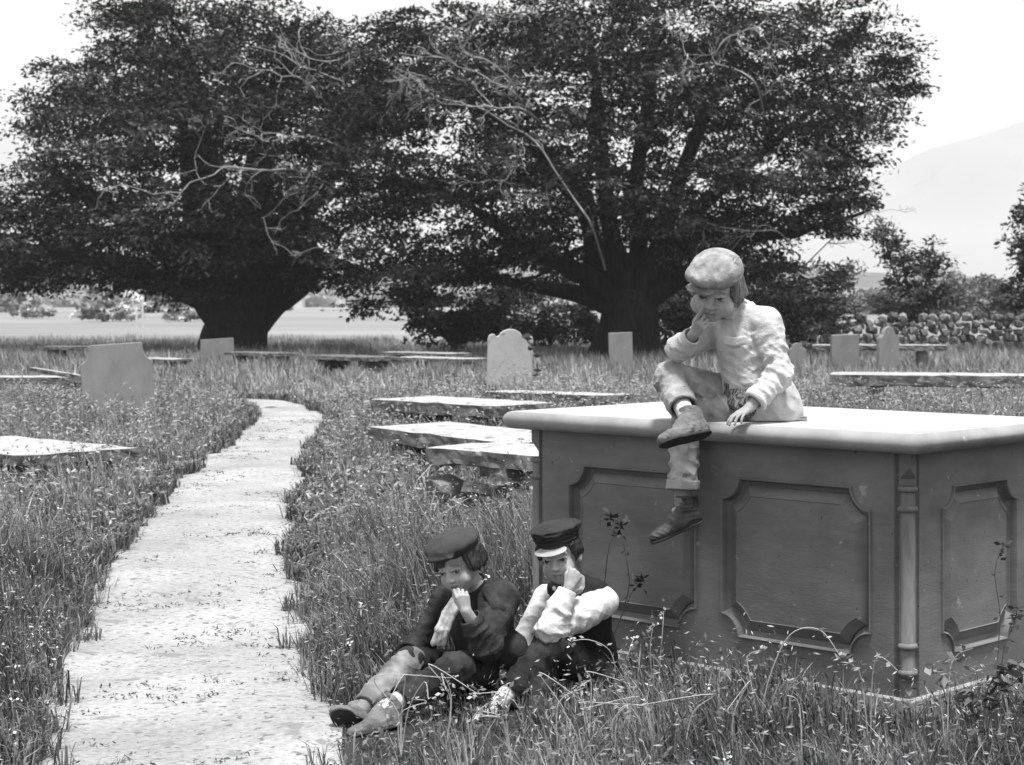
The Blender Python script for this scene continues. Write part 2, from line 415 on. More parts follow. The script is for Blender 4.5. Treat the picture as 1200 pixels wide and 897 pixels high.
# ------------------------------------------------------------------ flat grave slabs
def rough_block(name, L, W, T, m, parent, amp=.012, seed=0, nu=26, nv=12, z0=0, round_end=False):
    bm = bmesh.new()
    bmesh.ops.create_cube(bm, size=1)
    bmesh.ops.subdivide_edges(bm, edges=[e for e in bm.edges if abs(e.verts[0].co.x-e.verts[1].co.x) > .5], cuts=nu, use_grid_fill=True)
    bmesh.ops.subdivide_edges(bm, edges=[e for e in bm.edges if abs(e.verts[0].co.y-e.verts[1].co.y) > .5], cuts=nv, use_grid_fill=True)
    bmesh.ops.subdivide_edges(bm, edges=[e for e in bm.edges if abs(e.verts[0].co.z-e.verts[1].co.z) > .5], cuts=2, use_grid_fill=True)
    for v in bm.verts:
        x, y, z = v.co
        top = z > .49
        v.co = Vector((x*L, y*W, z*T+z0))
        n = Vector((noise.noise(v.co*6+Vector((seed, 0, 0))), noise.noise(v.co*6+Vector((seed, 5, 0))), noise.noise(v.co*5+Vector((seed, 9, 0)))))
        n2 = Vector((noise.noise(v.co*19+Vector((seed, 0, 0))), noise.noise(v.co*19+Vector((seed, 5, 0))), 0))
        k = amp if not top else amp*.35
        v.co += n*k*2+n2*k
        if abs(z) > .49 and (abs(x) > .49 or abs(y) > .49): v.co.z -= math.copysign(T*.08, z)
    me = mesh_bm(name, bm)
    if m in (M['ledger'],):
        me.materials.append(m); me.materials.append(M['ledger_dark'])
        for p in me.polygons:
            if p.normal.z < .6: p.material_index = 1  # non-top faces darkened, shade below the bright top put into colour
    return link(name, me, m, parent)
LEDG = []
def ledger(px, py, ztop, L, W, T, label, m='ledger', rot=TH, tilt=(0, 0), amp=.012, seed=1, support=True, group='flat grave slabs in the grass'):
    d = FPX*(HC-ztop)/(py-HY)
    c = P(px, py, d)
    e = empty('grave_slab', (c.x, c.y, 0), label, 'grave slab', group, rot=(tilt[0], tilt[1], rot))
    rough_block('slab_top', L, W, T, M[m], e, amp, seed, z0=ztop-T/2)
    if support:
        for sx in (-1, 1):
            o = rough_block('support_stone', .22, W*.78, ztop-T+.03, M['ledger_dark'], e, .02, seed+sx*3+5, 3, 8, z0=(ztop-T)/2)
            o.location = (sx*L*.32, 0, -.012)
    LEDG.append((c.x, c.y, rot, L, W, ztop))
    return e
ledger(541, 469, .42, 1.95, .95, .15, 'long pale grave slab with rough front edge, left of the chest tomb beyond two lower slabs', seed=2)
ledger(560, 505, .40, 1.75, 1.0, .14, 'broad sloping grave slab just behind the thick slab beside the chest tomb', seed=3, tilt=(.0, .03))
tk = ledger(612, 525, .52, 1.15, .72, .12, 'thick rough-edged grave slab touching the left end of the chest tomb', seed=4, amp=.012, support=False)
for k in range(22):
    r_ = random.Random(k+90); wv = r_.uniform(.14, .30)
    o = rough_block('support_stone', wv, r_.uniform(.12, .2), r_.uniform(.08, .14), M['ledger_dark'], tk, .014, k, 2, 2)
    o.location = (-.45+(k % 7)*.15+r_.uniform(-.04, .04), -.26+.5*(k % 2)+r_.uniform(-.03, .03), .03+.105*(k//6)); o.rotation_euler = (r_.uniform(-.2, .2), r_.uniform(-.2, .2), r_.uniform(-.4, .4))
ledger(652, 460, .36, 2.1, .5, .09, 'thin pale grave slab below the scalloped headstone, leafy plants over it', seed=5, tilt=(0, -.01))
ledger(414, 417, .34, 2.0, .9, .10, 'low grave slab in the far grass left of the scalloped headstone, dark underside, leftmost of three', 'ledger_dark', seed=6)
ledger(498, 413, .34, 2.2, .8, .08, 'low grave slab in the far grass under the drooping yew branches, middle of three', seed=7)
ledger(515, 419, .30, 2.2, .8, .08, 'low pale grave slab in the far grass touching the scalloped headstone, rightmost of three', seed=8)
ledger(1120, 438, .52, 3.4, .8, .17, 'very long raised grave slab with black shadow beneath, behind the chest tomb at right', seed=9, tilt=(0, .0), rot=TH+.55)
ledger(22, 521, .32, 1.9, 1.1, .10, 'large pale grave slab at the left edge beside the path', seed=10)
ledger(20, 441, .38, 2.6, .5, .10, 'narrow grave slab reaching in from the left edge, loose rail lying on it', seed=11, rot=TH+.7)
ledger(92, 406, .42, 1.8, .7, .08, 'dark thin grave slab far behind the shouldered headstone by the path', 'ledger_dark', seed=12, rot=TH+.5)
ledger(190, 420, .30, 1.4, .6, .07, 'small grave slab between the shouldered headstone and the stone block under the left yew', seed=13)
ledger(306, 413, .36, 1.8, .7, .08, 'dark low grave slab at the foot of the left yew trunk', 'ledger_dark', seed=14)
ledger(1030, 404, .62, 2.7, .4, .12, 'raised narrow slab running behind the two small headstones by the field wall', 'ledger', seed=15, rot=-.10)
# loose rail on the left slab
rail = rough_block('wooden_rail', .9, .07, .06, M['ledger'], None, .008, 3, 14, 2); rail.location = P(68, 438, 23.6)+Vector((0, 0, 0)); rail.rotation_euler = (0, .10, -.5)
tag(rail, 'short bleached rail lying tilted over the narrow slab at the left edge', 'rail')

# ------------------------------------------------------------------ headstones
HS = []
def headstone(px, pyb, W, H, T, outline, label, m='headstone', rot=TH+math.pi/2, tilt=(0, 0), group='upright headstones', sink=.1, seed=0):
    d = gd(pyb); x = (px-600)/FPX*d
    bm = bmesh.new()
    pts = [(a*W/2, b*H) for a, b in outline]
    pts = [(pts[0][0], -sink)]+pts+[(pts[-1][0], -sink)]
    def ring(y, ins):
        cxm = 0; cz = H*.5
        out_ = []
        for a, b in pts:
            va = Vector((a-cxm, b-cz)); l = va.length
            va = va*(1-ins/l); out_.append(bm.verts.new((va.x, y, va.y+cz)))
        return out_
    R_ = [ring(-T/2, .010), ring(-T/2+.010, 0), ring(T/2-.010, 0), ring(T/2, .010)]
    n = len(pts)
    for a, b in zip(R_, R_[1:]):
        for i in range(n): bm.faces.new((a[i], a[(i+1) % n], b[(i+1) % n], b[i]))
    tri = tessellate_polygon([[Vector((v.co.x, v.co.z, 0)) for v in R_[0]]])
    for t in tri:
        bm.faces.new([R_[0][i] for i in t]); bm.faces.new([R_[-1][i] for i in t])
    bmesh.ops.recalc_face_normals(bm, faces=bm.faces)
    o = link('headstone', mesh_bm('headstone', bm), M[m]); o.location = (x, d, 0); o.rotation_euler = (tilt[0], tilt[1], rot)
    tag(o, label, 'headstone', group)
    HS.append((x, d, W))
    return o
def arc(cx, cz, r, a0, a1, n=7, rz=None):
    rz = rz or r
    return [(cx+r*math.cos(math.radians(a0+(a1-a0)*k/(n-1))), cz+rz*math.sin(math.radians(a0+(a1-a0)*k/(n-1)))) for k in range(n)]
sh = [(-1, 0)]+[(-1, .74)]+arc(-1, .97, .26, -90, 0, 7, .20)+[(-.70, .985), (.70, .985)]+arc(1, .97, .26, 180, 270, 7, .20)+[(1, .74), (1, 0)]
headstone(141, 500, .86, 1.02, .09, sh, 'large grey headstone with scooped shoulders standing left of the path bend', rot=math.radians(14), tilt=(-.05, -.06), seed=1)
scal = [(-1, 0), (-1, .84)]+arc(-.80, .84, .20, 180, 30, 5, .08)+arc(0, .86, .52, 165, 15, 13, .14)+arc(.80, .84, .20, 150, 0, 5, .08)+[(1, .84), (1, 0)]
headstone(596, 462, .74, 1.06, .10, scal, 'pale weathered headstone with scalloped top, leafy stem climbing its right side', 'headstone_pale', rot=math.radians(6), tilt=(.03, .03))
sq = [(-1, 0), (-1, 1), (1, 1), (1, 0)]
headstone(728, 436, .52, .84, .08, sq, 'plain square-topped grey headstone in front of the right yew trunk', rot=math.radians(12), tilt=(0, -.03))
headstone(990, 441, .60, .84, .08, sq, 'square-topped headstone beside the round-shouldered one by the field wall', rot=math.radians(14), tilt=(.04, -.02))
rs = [(-1, 0), (-1, .72)]+arc(-.86, .74, .14, 180, 60, 4, .05)+arc(0, .80, .62, 170, 10, 13, .20)+arc(.86, .74, .14, 120, 0, 4, .05)+[(1, .72), (1, 0)]
headstone(1040, 441, .56, 1.0, .09, rs, 'round-topped headstone with small shoulders, nearest the field wall at right', rot=math.radians(34), tilt=(0, .02))
headstone(934, 436, .40, .62, .08, rs, 'small low headstone just right of the sitting child\'s back', rot=math.radians(10))
headstone(256, 428, .78, .62, .10, sq, 'low oblong stone leaning against the left yew trunk', rot=math.radians(10), tilt=(0, -.06))

# ------------------------------------------------------------------ dry stone wall: every stone a part
wall = empty('dry_stone_wall', P(1060, 412, 56)*1, 'rough dry stone field wall crossing behind the headstones at right', 'wall')
wd = 54.0; wall.location = ((1060-600)/FPX*wd, wd, 0)
stone_me = []
for k in range(7):
    bm = bmesh.new(); bmesh.ops.create_icosphere(bm, subdivisions=1, radius=.5)
    bmesh.ops.bevel(bm, geom=[e for e in bm.edges if random.random() < .0], offset=.02) if False else None
    for v in bm.verts:
        q = v.co*2; v.co = Vector([math.copysign(abs(c)**.62, c)*.5 for c in q])
        v.co *= 1+.22*noise.noise(v.co*2.3+Vector((k*7, 0, 0)))
    stone_me.append(mesh_bm('stone', bm))
    stone_me[-1].materials.append(M['wall_stone'])
stones = []
def wall_y(x): return 1.5*math.sin(x*.12)
x_from, x_to = (880-600)/FPX*wd-wall.location.x, (1330-600)/FPX*wd-wall.location.x
zc = 0.0
for row in range(5):
    x = x_from+random.random()*.2
    hrow = [.27, .25, .23, .22, .25][row]
    while x < x_to:
        wst = random.uniform(.20, .42)*(1.0 if row < 4 else 1.15)
        t = (x-x_from)/(x_to-x_from)
        if row == 4 and (random.random() < (.28 if t < .45 else .10)): x += wst; continue
        o = bpy.data.objects.new('stone', random.choice(stone_me)); COL.objects.link(o); o.parent = wall
        o.scale = (wst*random.uniform(.85, 1.0), random.uniform(.34, .5), hrow*random.uniform(.75, 1.3))
        o.location = (x+wst/2, random.uniform(-.10, .10), zc+hrow/2+random.uniform(-.04, .05)+(.04+.06*t))
        o.rotation_euler = (random.uniform(-.3, .3), random.uniform(-.35, .35), random.uniform(-.3, .3))
        stones.append(o); x += wst
    zc += hrow*.86
print('wall stones', len(stones))

# ------------------------------------------------------------------ implicit surface modelling for the figures
class Fld:
    def __init__(s, lo, hi, h):
        s.lo = np.array(lo, np.float32); s.h = h
        s.n = np.ceil((np.array(hi)-np.array(lo))/h).astype(int)+1
        s.D = np.full(s.n, .2, np.float32)
    def win(s, lo, hi):
        a = np.clip(np.floor((np.asarray(lo)-s.lo)/s.h).astype(int), 0, s.n); b = np.clip(np.ceil((np.asarray(hi)-s.lo)/s.h).astype(int)+1, 0, s.n)
        sl_ = tuple(slice(int(i), int(j)) for i, j in zip(a, b))
        ax_ = [(s.lo[k]+s.h*np.arange(a[k], b[k])).astype(np.float32) for k in range(3)]
        return sl_, ax_[0][:, None, None], ax_[1][None, :, None], ax_[2][None, None, :]
    def put(s, sl_, d, k, op):
        A = s.D[sl_]
        if op == 'add':
            if k > 0:
                hh = np.clip(.5+.5*(A-d)/k, 0, 1); s.D[sl_] = A+(d-A)*hh-k*hh*(1-hh)
            else: s.D[sl_] = np.minimum(A, d)
        elif op == 'sub':
            d = -d
            if k > 0:
                hh = np.clip(.5-.5*(A-d)/k, 0, 1); s.D[sl_] = A+(d-A)*hh+k*hh*(1-hh)
            else: s.D[sl_] = np.maximum(A, d)
        elif op == 'and':
            s.D[sl_] = np.maximum(A, d)
    def cone(s, a, b, ra, rb, k=.01, op='add', flat=None, fold=None):
        """tapered capsule; flat=(axis, ratio) squeezes the section along an axis; fold=(amp, waves, phase)"""
        a = np.array(a, np.float32); b = np.array(b, np.float32); R_ = max(ra, rb)*1.05+k*1.5+.012
        if fold: R_ += fold[0]
        ext = R_*(max(1, flat[1]) if flat else 1)
        sl_, x, y, z = s.win(np.minimum(a, b)-ext, np.maximum(a, b)+ext)
        if 0 in s.D[sl_].shape: return
        ba = b-a; L2 = float(ba@ba)+1e-9
        px, py, pz = x-a[0], y-a[1], z-a[2]
        t = np.clip((px*ba[0]+py*ba[1]+pz*ba[2])/L2, 0, 1)
        qx, qy, qz = px-t*ba[0], py-t*ba[1], pz-t*ba[2]
        if flat:
            f = np.array(flat[0], np.float32); f = f/np.linalg.norm(f)
            c = (qx*f[0]+qy*f[1]+qz*f[2])*(1/flat[1]-1)
            qx = qx+c*f[0]; qy = qy+c*f[1]; qz = qz+c*f[2]
        r = ra+(rb-ra)*t
        if fold:
            ang = 9*qx/R_+7*qz/R_
            ww = np.sin(2*math.pi*fold[1]*t+fold[2]+1.1*np.sin(ang*.35+fold[2]*2))
            mod = .5+.5*np.sin(qx*34+qz*27+fold[2]*3)
            r = r+fold[0]*.55*(1-np.abs(ww)*2)*mod
        d = np.sqrt(qx*qx+qy*qy+qz*qz)-r
        if flat and flat[1] < 1: d = d*max(flat[1], .5)
        s.put(sl_, d.astype(np.float32), k, op)
    def chain(s, pts, k=.01, **kw):
        for (a, ra), (b, rb) in zip(pts, pts[1:]): s.cone(a, b, ra, rb, k, **kw)
    def ell(s, c, r, axes=None, k=.01, op='add'):
        c = np.array(c, np.float32); r = np.array(r, np.float32); R_ = float(r.max())*1.05+k*1.5+.01
        sl_, x, y, z = s.win(c-R_, c+R_)
        if 0 in s.D[sl_].shape: return
        A = np.eye(3) if axes is None else np.array([list(v) for v in axes], np.float32)
        px, py, pz = x-c[0], y-c[1], z-c[2]
        q = [(px*A[i, 0]+py*A[i, 1]+pz*A[i, 2]) for i in range(3)]
        k0 = np.sqrt(sum((q[i]/r[i])**2 for i in range(3))); k1 = np.sqrt(sum((q[i]/r[i]**2)**2 for i in range(3)))+1e-6
        s.put(sl_, (k0*(k0-1)/k1).astype(np.float32), k, op)
    def cut(s, p, n, lo=None, hi=None, R_=.12):
        """remove what lies on the +n side of the plane within R_ of p"""
        p = np.array(p, np.float32); n = np.array(n, np.float32); n = n/np.linalg.norm(n)
        sl_, x, y, z = s.win(p-R_, p+R_)
        pl = (x-p[0])*n[0]+(y-p[1])*n[1]+(z-p[2])*n[2]
        rad = np.sqrt((x-p[0])**2+(y-p[1])**2+(z-p[2])**2)-R_*.9
        s.put(sl_, np.minimum(pl, -rad).astype(np.float32), 0, 'and') if True else None
    def wrinkle(s, amp, sc_, seed=0, mode=0):
        sl_, x, y, z = s.win(s.lo, s.lo+s.n*s.h)
        X_ = x+0*y+0*z; Y_ = y+0*x+0*z; Z_ = z+0*x+0*y
        wv = 0
        r_ = np.random.default_rng(seed)
        wx = .02*np.sin(X_*31+Y_*23+seed)+.015*np.sin(Z_*41+X_*17)
        for i in range(5):
            v = r_.normal(size=3); v /= np.linalg.norm(v); f = sc_*(1.0+.45*i)
            ph = r_.uniform(0, 6.28)
            q = np.sin((X_*v[0]+Y_*v[1]+Z_*v[2]+wx)*f+ph)
            wv = wv+(1-2*np.abs(q))/(1+.5*i)
        near = np.abs(s.D) < .05
        s.D = (s.D-np.where(near, amp*wv, 0)).astype(np.float32)
    def fold_at(s, c, axis, R_, amp, freq, seed=0, spread=.45):
        """sharp cloth folds crossing the direction axis, fading out R_ from c"""
        c = np.array(c, np.float32); sl_, x, y, z = s.win(c-R_, c+R_)
        if 0 in s.D[sl_].shape: return
        X_, Y_, Z_ = x-c[0]+0*y+0*z, y-c[1]+0*x+0*z, z-c[2]+0*x+0*y
        r_ = np.random.default_rng(seed); ax_ = np.array(nrm(axis)); wv = 0
        for i in range(4):
            v = ax_+spread*r_.normal(size=3); v /= np.linalg.norm(v); f = freq*(.8+.4*i); o = np.cross(v, r_.normal(size=3)); 
            q = np.sin((X_*v[0]+Y_*v[1]+Z_*v[2])*f+r_.uniform(0, 6.3)+1.5*np.sin((X_*o[0]+Y_*o[1]+Z_*o[2])*24+i))
            wv = wv+(np.abs(q)**.6-.5)/(1+.4*i)
        fall = np.clip(1-np.sqrt(X_**2+Y_**2+Z_**2)/R_, 0, 1)**.7*(np.abs(s.D[sl_]) < .04)
        s.D[sl_] += (amp*wv*fall).astype(np.float32)
    def mesh(s, name, smooth=True, attr=None):
        D = s.D; n = D.shape
        ins = D < 0
        cnt = np.zeros((n[0]-1, n[1]-1, n[2]-1), np.uint8)
        for i in (0, 1):
            for j in (0, 1):
                for k in (0, 1): cnt += ins[i:n[0]-1+i, j:n[1]-1+j, k:n[2]-1+k]
        act = (cnt > 0) & (cnt < 8)
        idx = np.argwhere(act)
        num = np.full(act.shape, -1, np.int64); num[act] = np.arange(len(idx))
        cor = {}
        for i in (0, 1):
            for j in (0, 1):
                for k in (0, 1): cor[i, j, k] = D[idx[:, 0]+i, idx[:, 1]+j, idx[:, 2]+k]
        acc = np.zeros((len(idx), 3)); c = np.zeros(len(idx))
        for a_ in range(3):
            for u in (0, 1):
                for v in (0, 1):
                    p = [0, 0, 0]; o_ = [q for q in range(3) if q != a_]
                    p[o_[0]], p[o_[1]] = u, v; p2 = list(p); p2[a_] = 1
                    d0, d1 = cor[tuple(p)], cor[tuple(p2)]
                    m_ = (d0 < 0) != (d1 < 0)
                    t = np.where(m_, d0/(d0-d1+1e-12), 0)
                    pos = np.zeros((len(idx), 3)); pos[:, o_[0]] = u; pos[:, o_[1]] = v; pos[:, a_] = t
                    acc += pos*m_[:, None]; c += m_
        V = s.lo+(idx+acc/c[:, None])*s.h
        F = []
        for a_ in range(3):
            o_ = [q for q in range(3) if q != a_]
            sa = [slice(None)]*3; sb = [slice(None)]*3
            sa[a_] = slice(0, n[a_]-1); sb[a_] = slice(1, n[a_])
            for q in o_: sa[q] = sb[q] = slice(1, n[q]-1)
            A, B = ins[tuple(sa)], ins[tuple(sb)]
            e = np.argwhere(A != B); off = np.array([0, 0, 0]); 
            for q in o_: e[:, q] += 1
            fl = ins[e[:, 0], e[:, 1], e[:, 2]]
            def cell(du, dv):
                w_ = e.copy(); w_[:, o_[0]] += du; w_[:, o_[1]] += dv
                return num[w_[:, 0], w_[:, 1], w_[:, 2]]
            q4 = np.stack([cell(-1, -1), cell(0, -1), cell(0, 0), cell(-1, 0)], 1)
            flip = fl if a_ != 1 else ~fl
            q4[~flip] = q4[~flip][:, ::-1]
            F.append(q4)
        F = np.concatenate(F)
        F = F[(F >= 0).all(1)]
        # keep only the largest connected piece out of tiny crumbs: cheap filter is skipped
        at = {k_: f_(V) for k_, f_ in attr.items()} if attr else None
        me = mesh_np(name, V, F, smooth, at)
        return slim(me, .30 if name == 'body' else .42)

def slim(me, ratio):
    t = bpy.data.objects.new('t', me); COL.objects.link(t)
    md = t.modifiers.new('d', 'DECIMATE'); md.ratio = ratio
    dg = bpy.context.evaluated_depsgraph_get(); dg.update()
    m2 = bpy.data.meshes.new_from_object(t.evaluated_get(dg), preserve_all_data_layers=True, depsgraph=dg)
    nm = me.name; bpy.data.objects.remove(t); bpy.data.meshes.remove(me); m2.name = nm
    for p in m2.polygons: p.use_smooth = True
    return m2
def nrm(v): v = Vector(v); return v.normalized()
class Head:
    def __init__(s, c, yaw, pitch, roll, scale):
        y, p, r = map(math.radians, (yaw, pitch, roll))
        f0 = Vector((-math.sin(y), -math.cos(y), 0)); l0 = Vector((math.cos(y), -math.sin(y), 0)); z = Vector((0, 0, 1))
        f = f0*math.cos(p)-z*math.sin(p); u = z*math.cos(p)+f0*math.sin(p)
        s.f = f; s.l = l0*math.cos(r)+u*math.sin(r); s.u = u*math.cos(r)-l0*math.sin(r)
        s.c = Vector(c); s.k = scale
    def __call__(s, x, y, z): return s.c+(s.l*x+s.f*y+s.u*z)*s.k
    def axes(s): return (s.l, s.f, s.u)
    def inv(s, V):
        q = V-np.array(s.c); A = np.array([list(s.l), list(s.f), list(s.u)])
        return (q@A.T)/s.k
def build_head(F, H, chub=1.0):
    k = H.k
    E = lambda x, y, z, a, b, c, kk=.01, op='add': F.ell(H(x, y, z), (a*k, b*k, c*k), H.axes(), kk*k, op)
    Cc = lambda p, q, a, b, kk=.008, op='add': F.cone(H(*p), H(*q), a*k, b*k, kk*k, op)
    E(0, -.012, .030, .072, .088, .074)
    E(0, .020, -.030, .056, .062, .066, .02)
    E(0, .050, -.076, .024, .022, .018, .025)
    for s in (-1, 1):
        E(s*.034*chub, .048, -.038, .027*chub, .026*chub, .028*chub, .02)
        Cc((s*.010, .076, .022), (s*.042, .066, .021), .009, .008, .012)
    for s in (-1, 1):
        E(s*.031, .085, .004, .017, .016, .011, .010, 'sub')
        E(s*.031, .066, .003, .0150, .0140, .0150, .003)            # eyeball bulge
        Cc((s*.018, .0805, .0082), (s*.045, .0715, .0060), .0056, .0050, .003)   # upper lid
        Cc((s*.019, .078, -.0062), (s*.044, .071, -.0055), .0036, .0034, .003)
    Cc((0, .078, .012), (0, .096, -.027), .0075, .0105, .012)
    for s in (-1, 1): E(s*.0105, .087, -.030, .0075, .009, .0065, .005)
    for s in (-1, 1): E(s*.0055, .094, -.0375, .003, .004, .003, .003, 'sub')
    Cc((-.017, .075, -.053), (0, .083, -.0505), .0042, .0055, .005); Cc((.017, .075, -.053), (0, .083, -.0505), .0042, .0055, .005)
    Cc((-.014, .074, -.062), (0, .080, -.0635), .0045, .0062, .005); Cc((.014, .074, -.062), (0, .080, -.0635), .0045, .0062, .005)
    Cc((-.020, .078, -.0568), (0, .090, -.0562), .0018, .0020, .002, 'sub'); Cc((.020, .078, -.0568), (0, .090, -.0562), .0018, .0020, .002, 'sub')
    for s in (-1, 1):
        E(s*.076, -.006, -.004, .009, .019, .029, .006)
        E(s*.084, -.001, -.002, .006, .010, .018, .003, 'sub')
def head_attr(H, lipdark=.72):
    def f(V):
        q = H.inv(V); v = np.ones(len(V))
        x, y, z = np.abs(q[:, 0]), q[:, 1], q[:, 2]
        front = y > .045
        v[(front) & (x < .017) & (z > -.067) & (z < -.049) & (y > .068)] = lipdark
        v[(front) & (x < .018) & (np.abs(z+.0565) < .0018) & (y > .066)] = .35
        brow = front & (x > .012) & (x < .048) & (np.abs(z-.0255-.004*np.cos(x*60)) < .0034)
        v[brow] = .58
        lid = front & (x > .017) & (x < .045) & (np.abs(z-.0035) < .0022); v[lid] = .35
        return v
    return f
def eyes(H, parent, gaze=(0, 0), r=.0122):
    for s in (-1, 1):
        bm = bmesh.new(); bmesh.ops.create_uvsphere(bm, u_segments=20, v_segments=14, radius=r*H.k)
        g_ = (H.f+H.l*gaze[0]+H.u*gaze[1]).normalized()
        me = bpy.data.meshes.new('eye')
        rot = g_.to_track_quat('Z', 'Y').to_matrix().to_4x4()
        bmesh.ops.transform(bm, matrix=Matrix.Translation(H(s*.031, .0705, .0025))@rot, verts=bm.verts)
        c = H(s*.031, .0705, .0025)
        bm.to_mesh(me); bm.free()
        me.materials.append(M['eye_white']); me.materials.append(M['iris'])
        for p in me.polygons:
            p.use_smooth = True
            if (p.center-c).normalized().dot(g_) > .83: p.material_index = 1
        link('eye', me, None, parent, True)

def hand(F, wrist, d, palm, thumb, size=1.0, curls=((20, 25, 15),)*4, spread=6, thumb_curl=(20, 20), thumb_out=45, kk=.004):
    """d: wrist->knuckles, palm: palm normal, thumb: side the thumb is on"""
    d = nrm(d); palm = Vector(palm); palm = nrm(palm-d*palm.dot(d)); t = Vector(thumb); t = nrm(t-d*t.dot(d)-palm*t.dot(palm))
    W = Vector(wrist); s = size
    kn = []
    for i, (off, ln) in enumerate(((.024, .066), (.008, .069), (-.008, .065), (-.023, .058))):
        kpt = W+d*ln*s+t*off*s-palm*(.003*s if i in (1, 2) else 0)
        F.cone(W+d*.008*s+t*off*.45*s, kpt, .0125*s, .0095*s, .008)
        kn.append(kpt)
    F.ell(W+d*.038*s+palm*.004*s, (.026*s, .036*s, .013*s), (t, d, palm), .008)
    L_ = ((.036, .022, .017), (.040, .025, .018), (.037, .023, .017), (.029, .018, .015))
    for i in range(4):
        p = kn[i]; a = 0; sp = math.radians((1.5-i)*spread)
        dd = (d*math.cos(sp)+t*math.sin(sp)).normalized()
        rr = (.0082, .0085, .0082, .0072)[i]*s
        cc = curls[i] if len(curls) > i else curls[-1]
        for j in range(3):
            a += math.radians(cc[j]); q = p+(dd*math.cos(a)+palm*math.sin(a))*L_[i][j]*s
            F.cone(p, q, rr, rr*.92, .0018); rr *= .92; p = q
    # thumb leaves the side of the palm near its base
    p = W+d*.016*s+t*.018*s+palm*.006*s
    o = math.radians(thumb_out); dd = (d*math.cos(o)+t*math.sin(o)).normalized(); rr = .0115*s; a = 0
    for j, l in enumerate((.034, .026, .020)):
        if j: a += math.radians(thumb_curl[j-1])
        q = p+((dd*math.cos(a)-t*math.sin(a)*.8+palm*(.35+.3*math.sin(a))).normalized())*l*s
        F.cone(p, q, rr, rr*.86, .006 if j == 0 else .002); rr *= .86; p = q
    return kn

def boot(name, parent, ankle, toe_dir, up, size, m, high=.05, m_sole='sole', low=False):
    """ankle joint, direction of the toes, direction of the shin"""
    f = nrm(toe_dir); u = Vector(up); u = nrm(u-f*u.dot(f)); r = f.cross(u); A = Vector(ankle); s = size
    B = lambda x, y, z: A+r*x*s+f*y*s+u*z*s
    lo = [min(B(x, y, z)[i] for x in (-.07, .07) for y in (-.08, .2) for z in (-.1, .12)) for i in range(3)]
    hi = [max(B(x, y, z)[i] for x in (-.07, .07) for y in (-.08, .2) for z in (-.1, .12)) for i in range(3)]
    F = Fld(lo, hi, .003)
    F.cone(B(0, -.028, -.050), B(0, .03, -.046), .034*s, .035*s, .015)
    F.cone(B(0, .03, -.050), B(.004, .10, -.057), .036*s, .0345*s, .015, flat=(u, .9))
    F.cone(B(.004, .10, -.057), B(.004, .132, -.055), .0345*s, .027*s, .015, flat=(u, .8))
    us = nrm(up); S_ = lambda z: A-f*.010*s+us*z*s
    F.cone(B(0, -.02, -.03), S_(high), .036*s, .040*s, .012)
    F.cone(B(0, .0, .0), B(0, .05, -.03), .030*s, .030*s, .015)
    F.wrinkle(.0010, 90, 3)
    for q in (.02, .045, .068): F.cone(B(-.022, q, .012-q*.55), B(.022, q, .012-q*.55), .004*s, .004*s, .001)   # laces
    F.cut(S_(high-.004), us, R_=.09*s)
    F.cone(S_(high*.6), S_(high*1.6), .032*s, .035*s, .0, 'sub')
    n = -u
    sl_, x, y, z = F.win(F.lo, F.lo+F.n*F.h)
    p0 = B(0, 0, -.068)
    F.put(sl_, ((x-p0.x)*n.x+(y-p0.y)*n.y+(z-p0.z)*n.z).astype(np.float32), 0, 'and')
    o = link(name, F.mesh(name), M[m], parent, True)
    F = Fld(lo, hi, .003)
    F.cone(B(0, -.028, -.072), B(0, .03, -.072), .0325*s, .031*s, .01, flat=(u, .5))
    F.cone(B(0, .03, -.072), B(.004, .105, -.072), .032*s, .0345*s, .01, flat=(u, .5))
    F.cone(B(.004, .105, -.072), B(.004, .134, -.071), .0345*s, .027*s, .01, flat=(u, .5))
    sl_, x, y, z = F.win(F.lo, F.lo+F.n*F.h)
    def half(p, n): F.put(sl_, ((x-p.x)*n.x+(y-p.y)*n.y+(z-p.z)*n.z).astype(np.float32), 0, 'and')
    half(B(0, 0, -.066), u); half(B(0, 0, -.076), -u)
    
    so = link('sole', F.mesh('sole'), M[m_sole], o); so.location = (0, 0, 0)
    return o

def rng_box(pts, pad):
    a = np.array([list(p) for p in pts]); return a.min(0)-pad, a.max(0)+pad

def make_body(parent, H, J, hands_, h=.0030, chub=1.0):
    """one continuous figure: J joints dictionary"""
    pts = [J[k] for k in J]+[H(0, 0, .11)]
    lo, hi = rng_box(pts, .13); F = Fld(lo, hi, h)
    build_head(F, H, chub)
    F.chain([(H(0, -.022, -.05), .045*H.k), (J['neck'], .042)], .02)
    F.chain([(J['neck'], .045), (J['chest'], .085), (J['belly'], .085), (J['pelvis'], .09)], .03)
    for s in 'LR':
        F.chain([(J['sh'+s], .040), (J['el'+s], .030), (J['wr'+s], .0205)], .012)
        F.cone(J['neck'], J['sh'+s], .04, .042, .03)
        F.chain([(J['hip'+s], .062), (J['kn'+s], .044), (J['an'+s], .028)], .015)
        F.cone(J['an'+s], J['an'+s]+(J['toe'+s]-J['an'+s]).normalized()*.03, .022, .018, .01)
        F.cone(J['pelvis'], J['hip'+s], .08, .065, .02)
    for hd in hands_: hand(F, **hd)
    return link('body', F.mesh('body', attr={'feat': head_attr(H)}), M['skin'], parent, True)

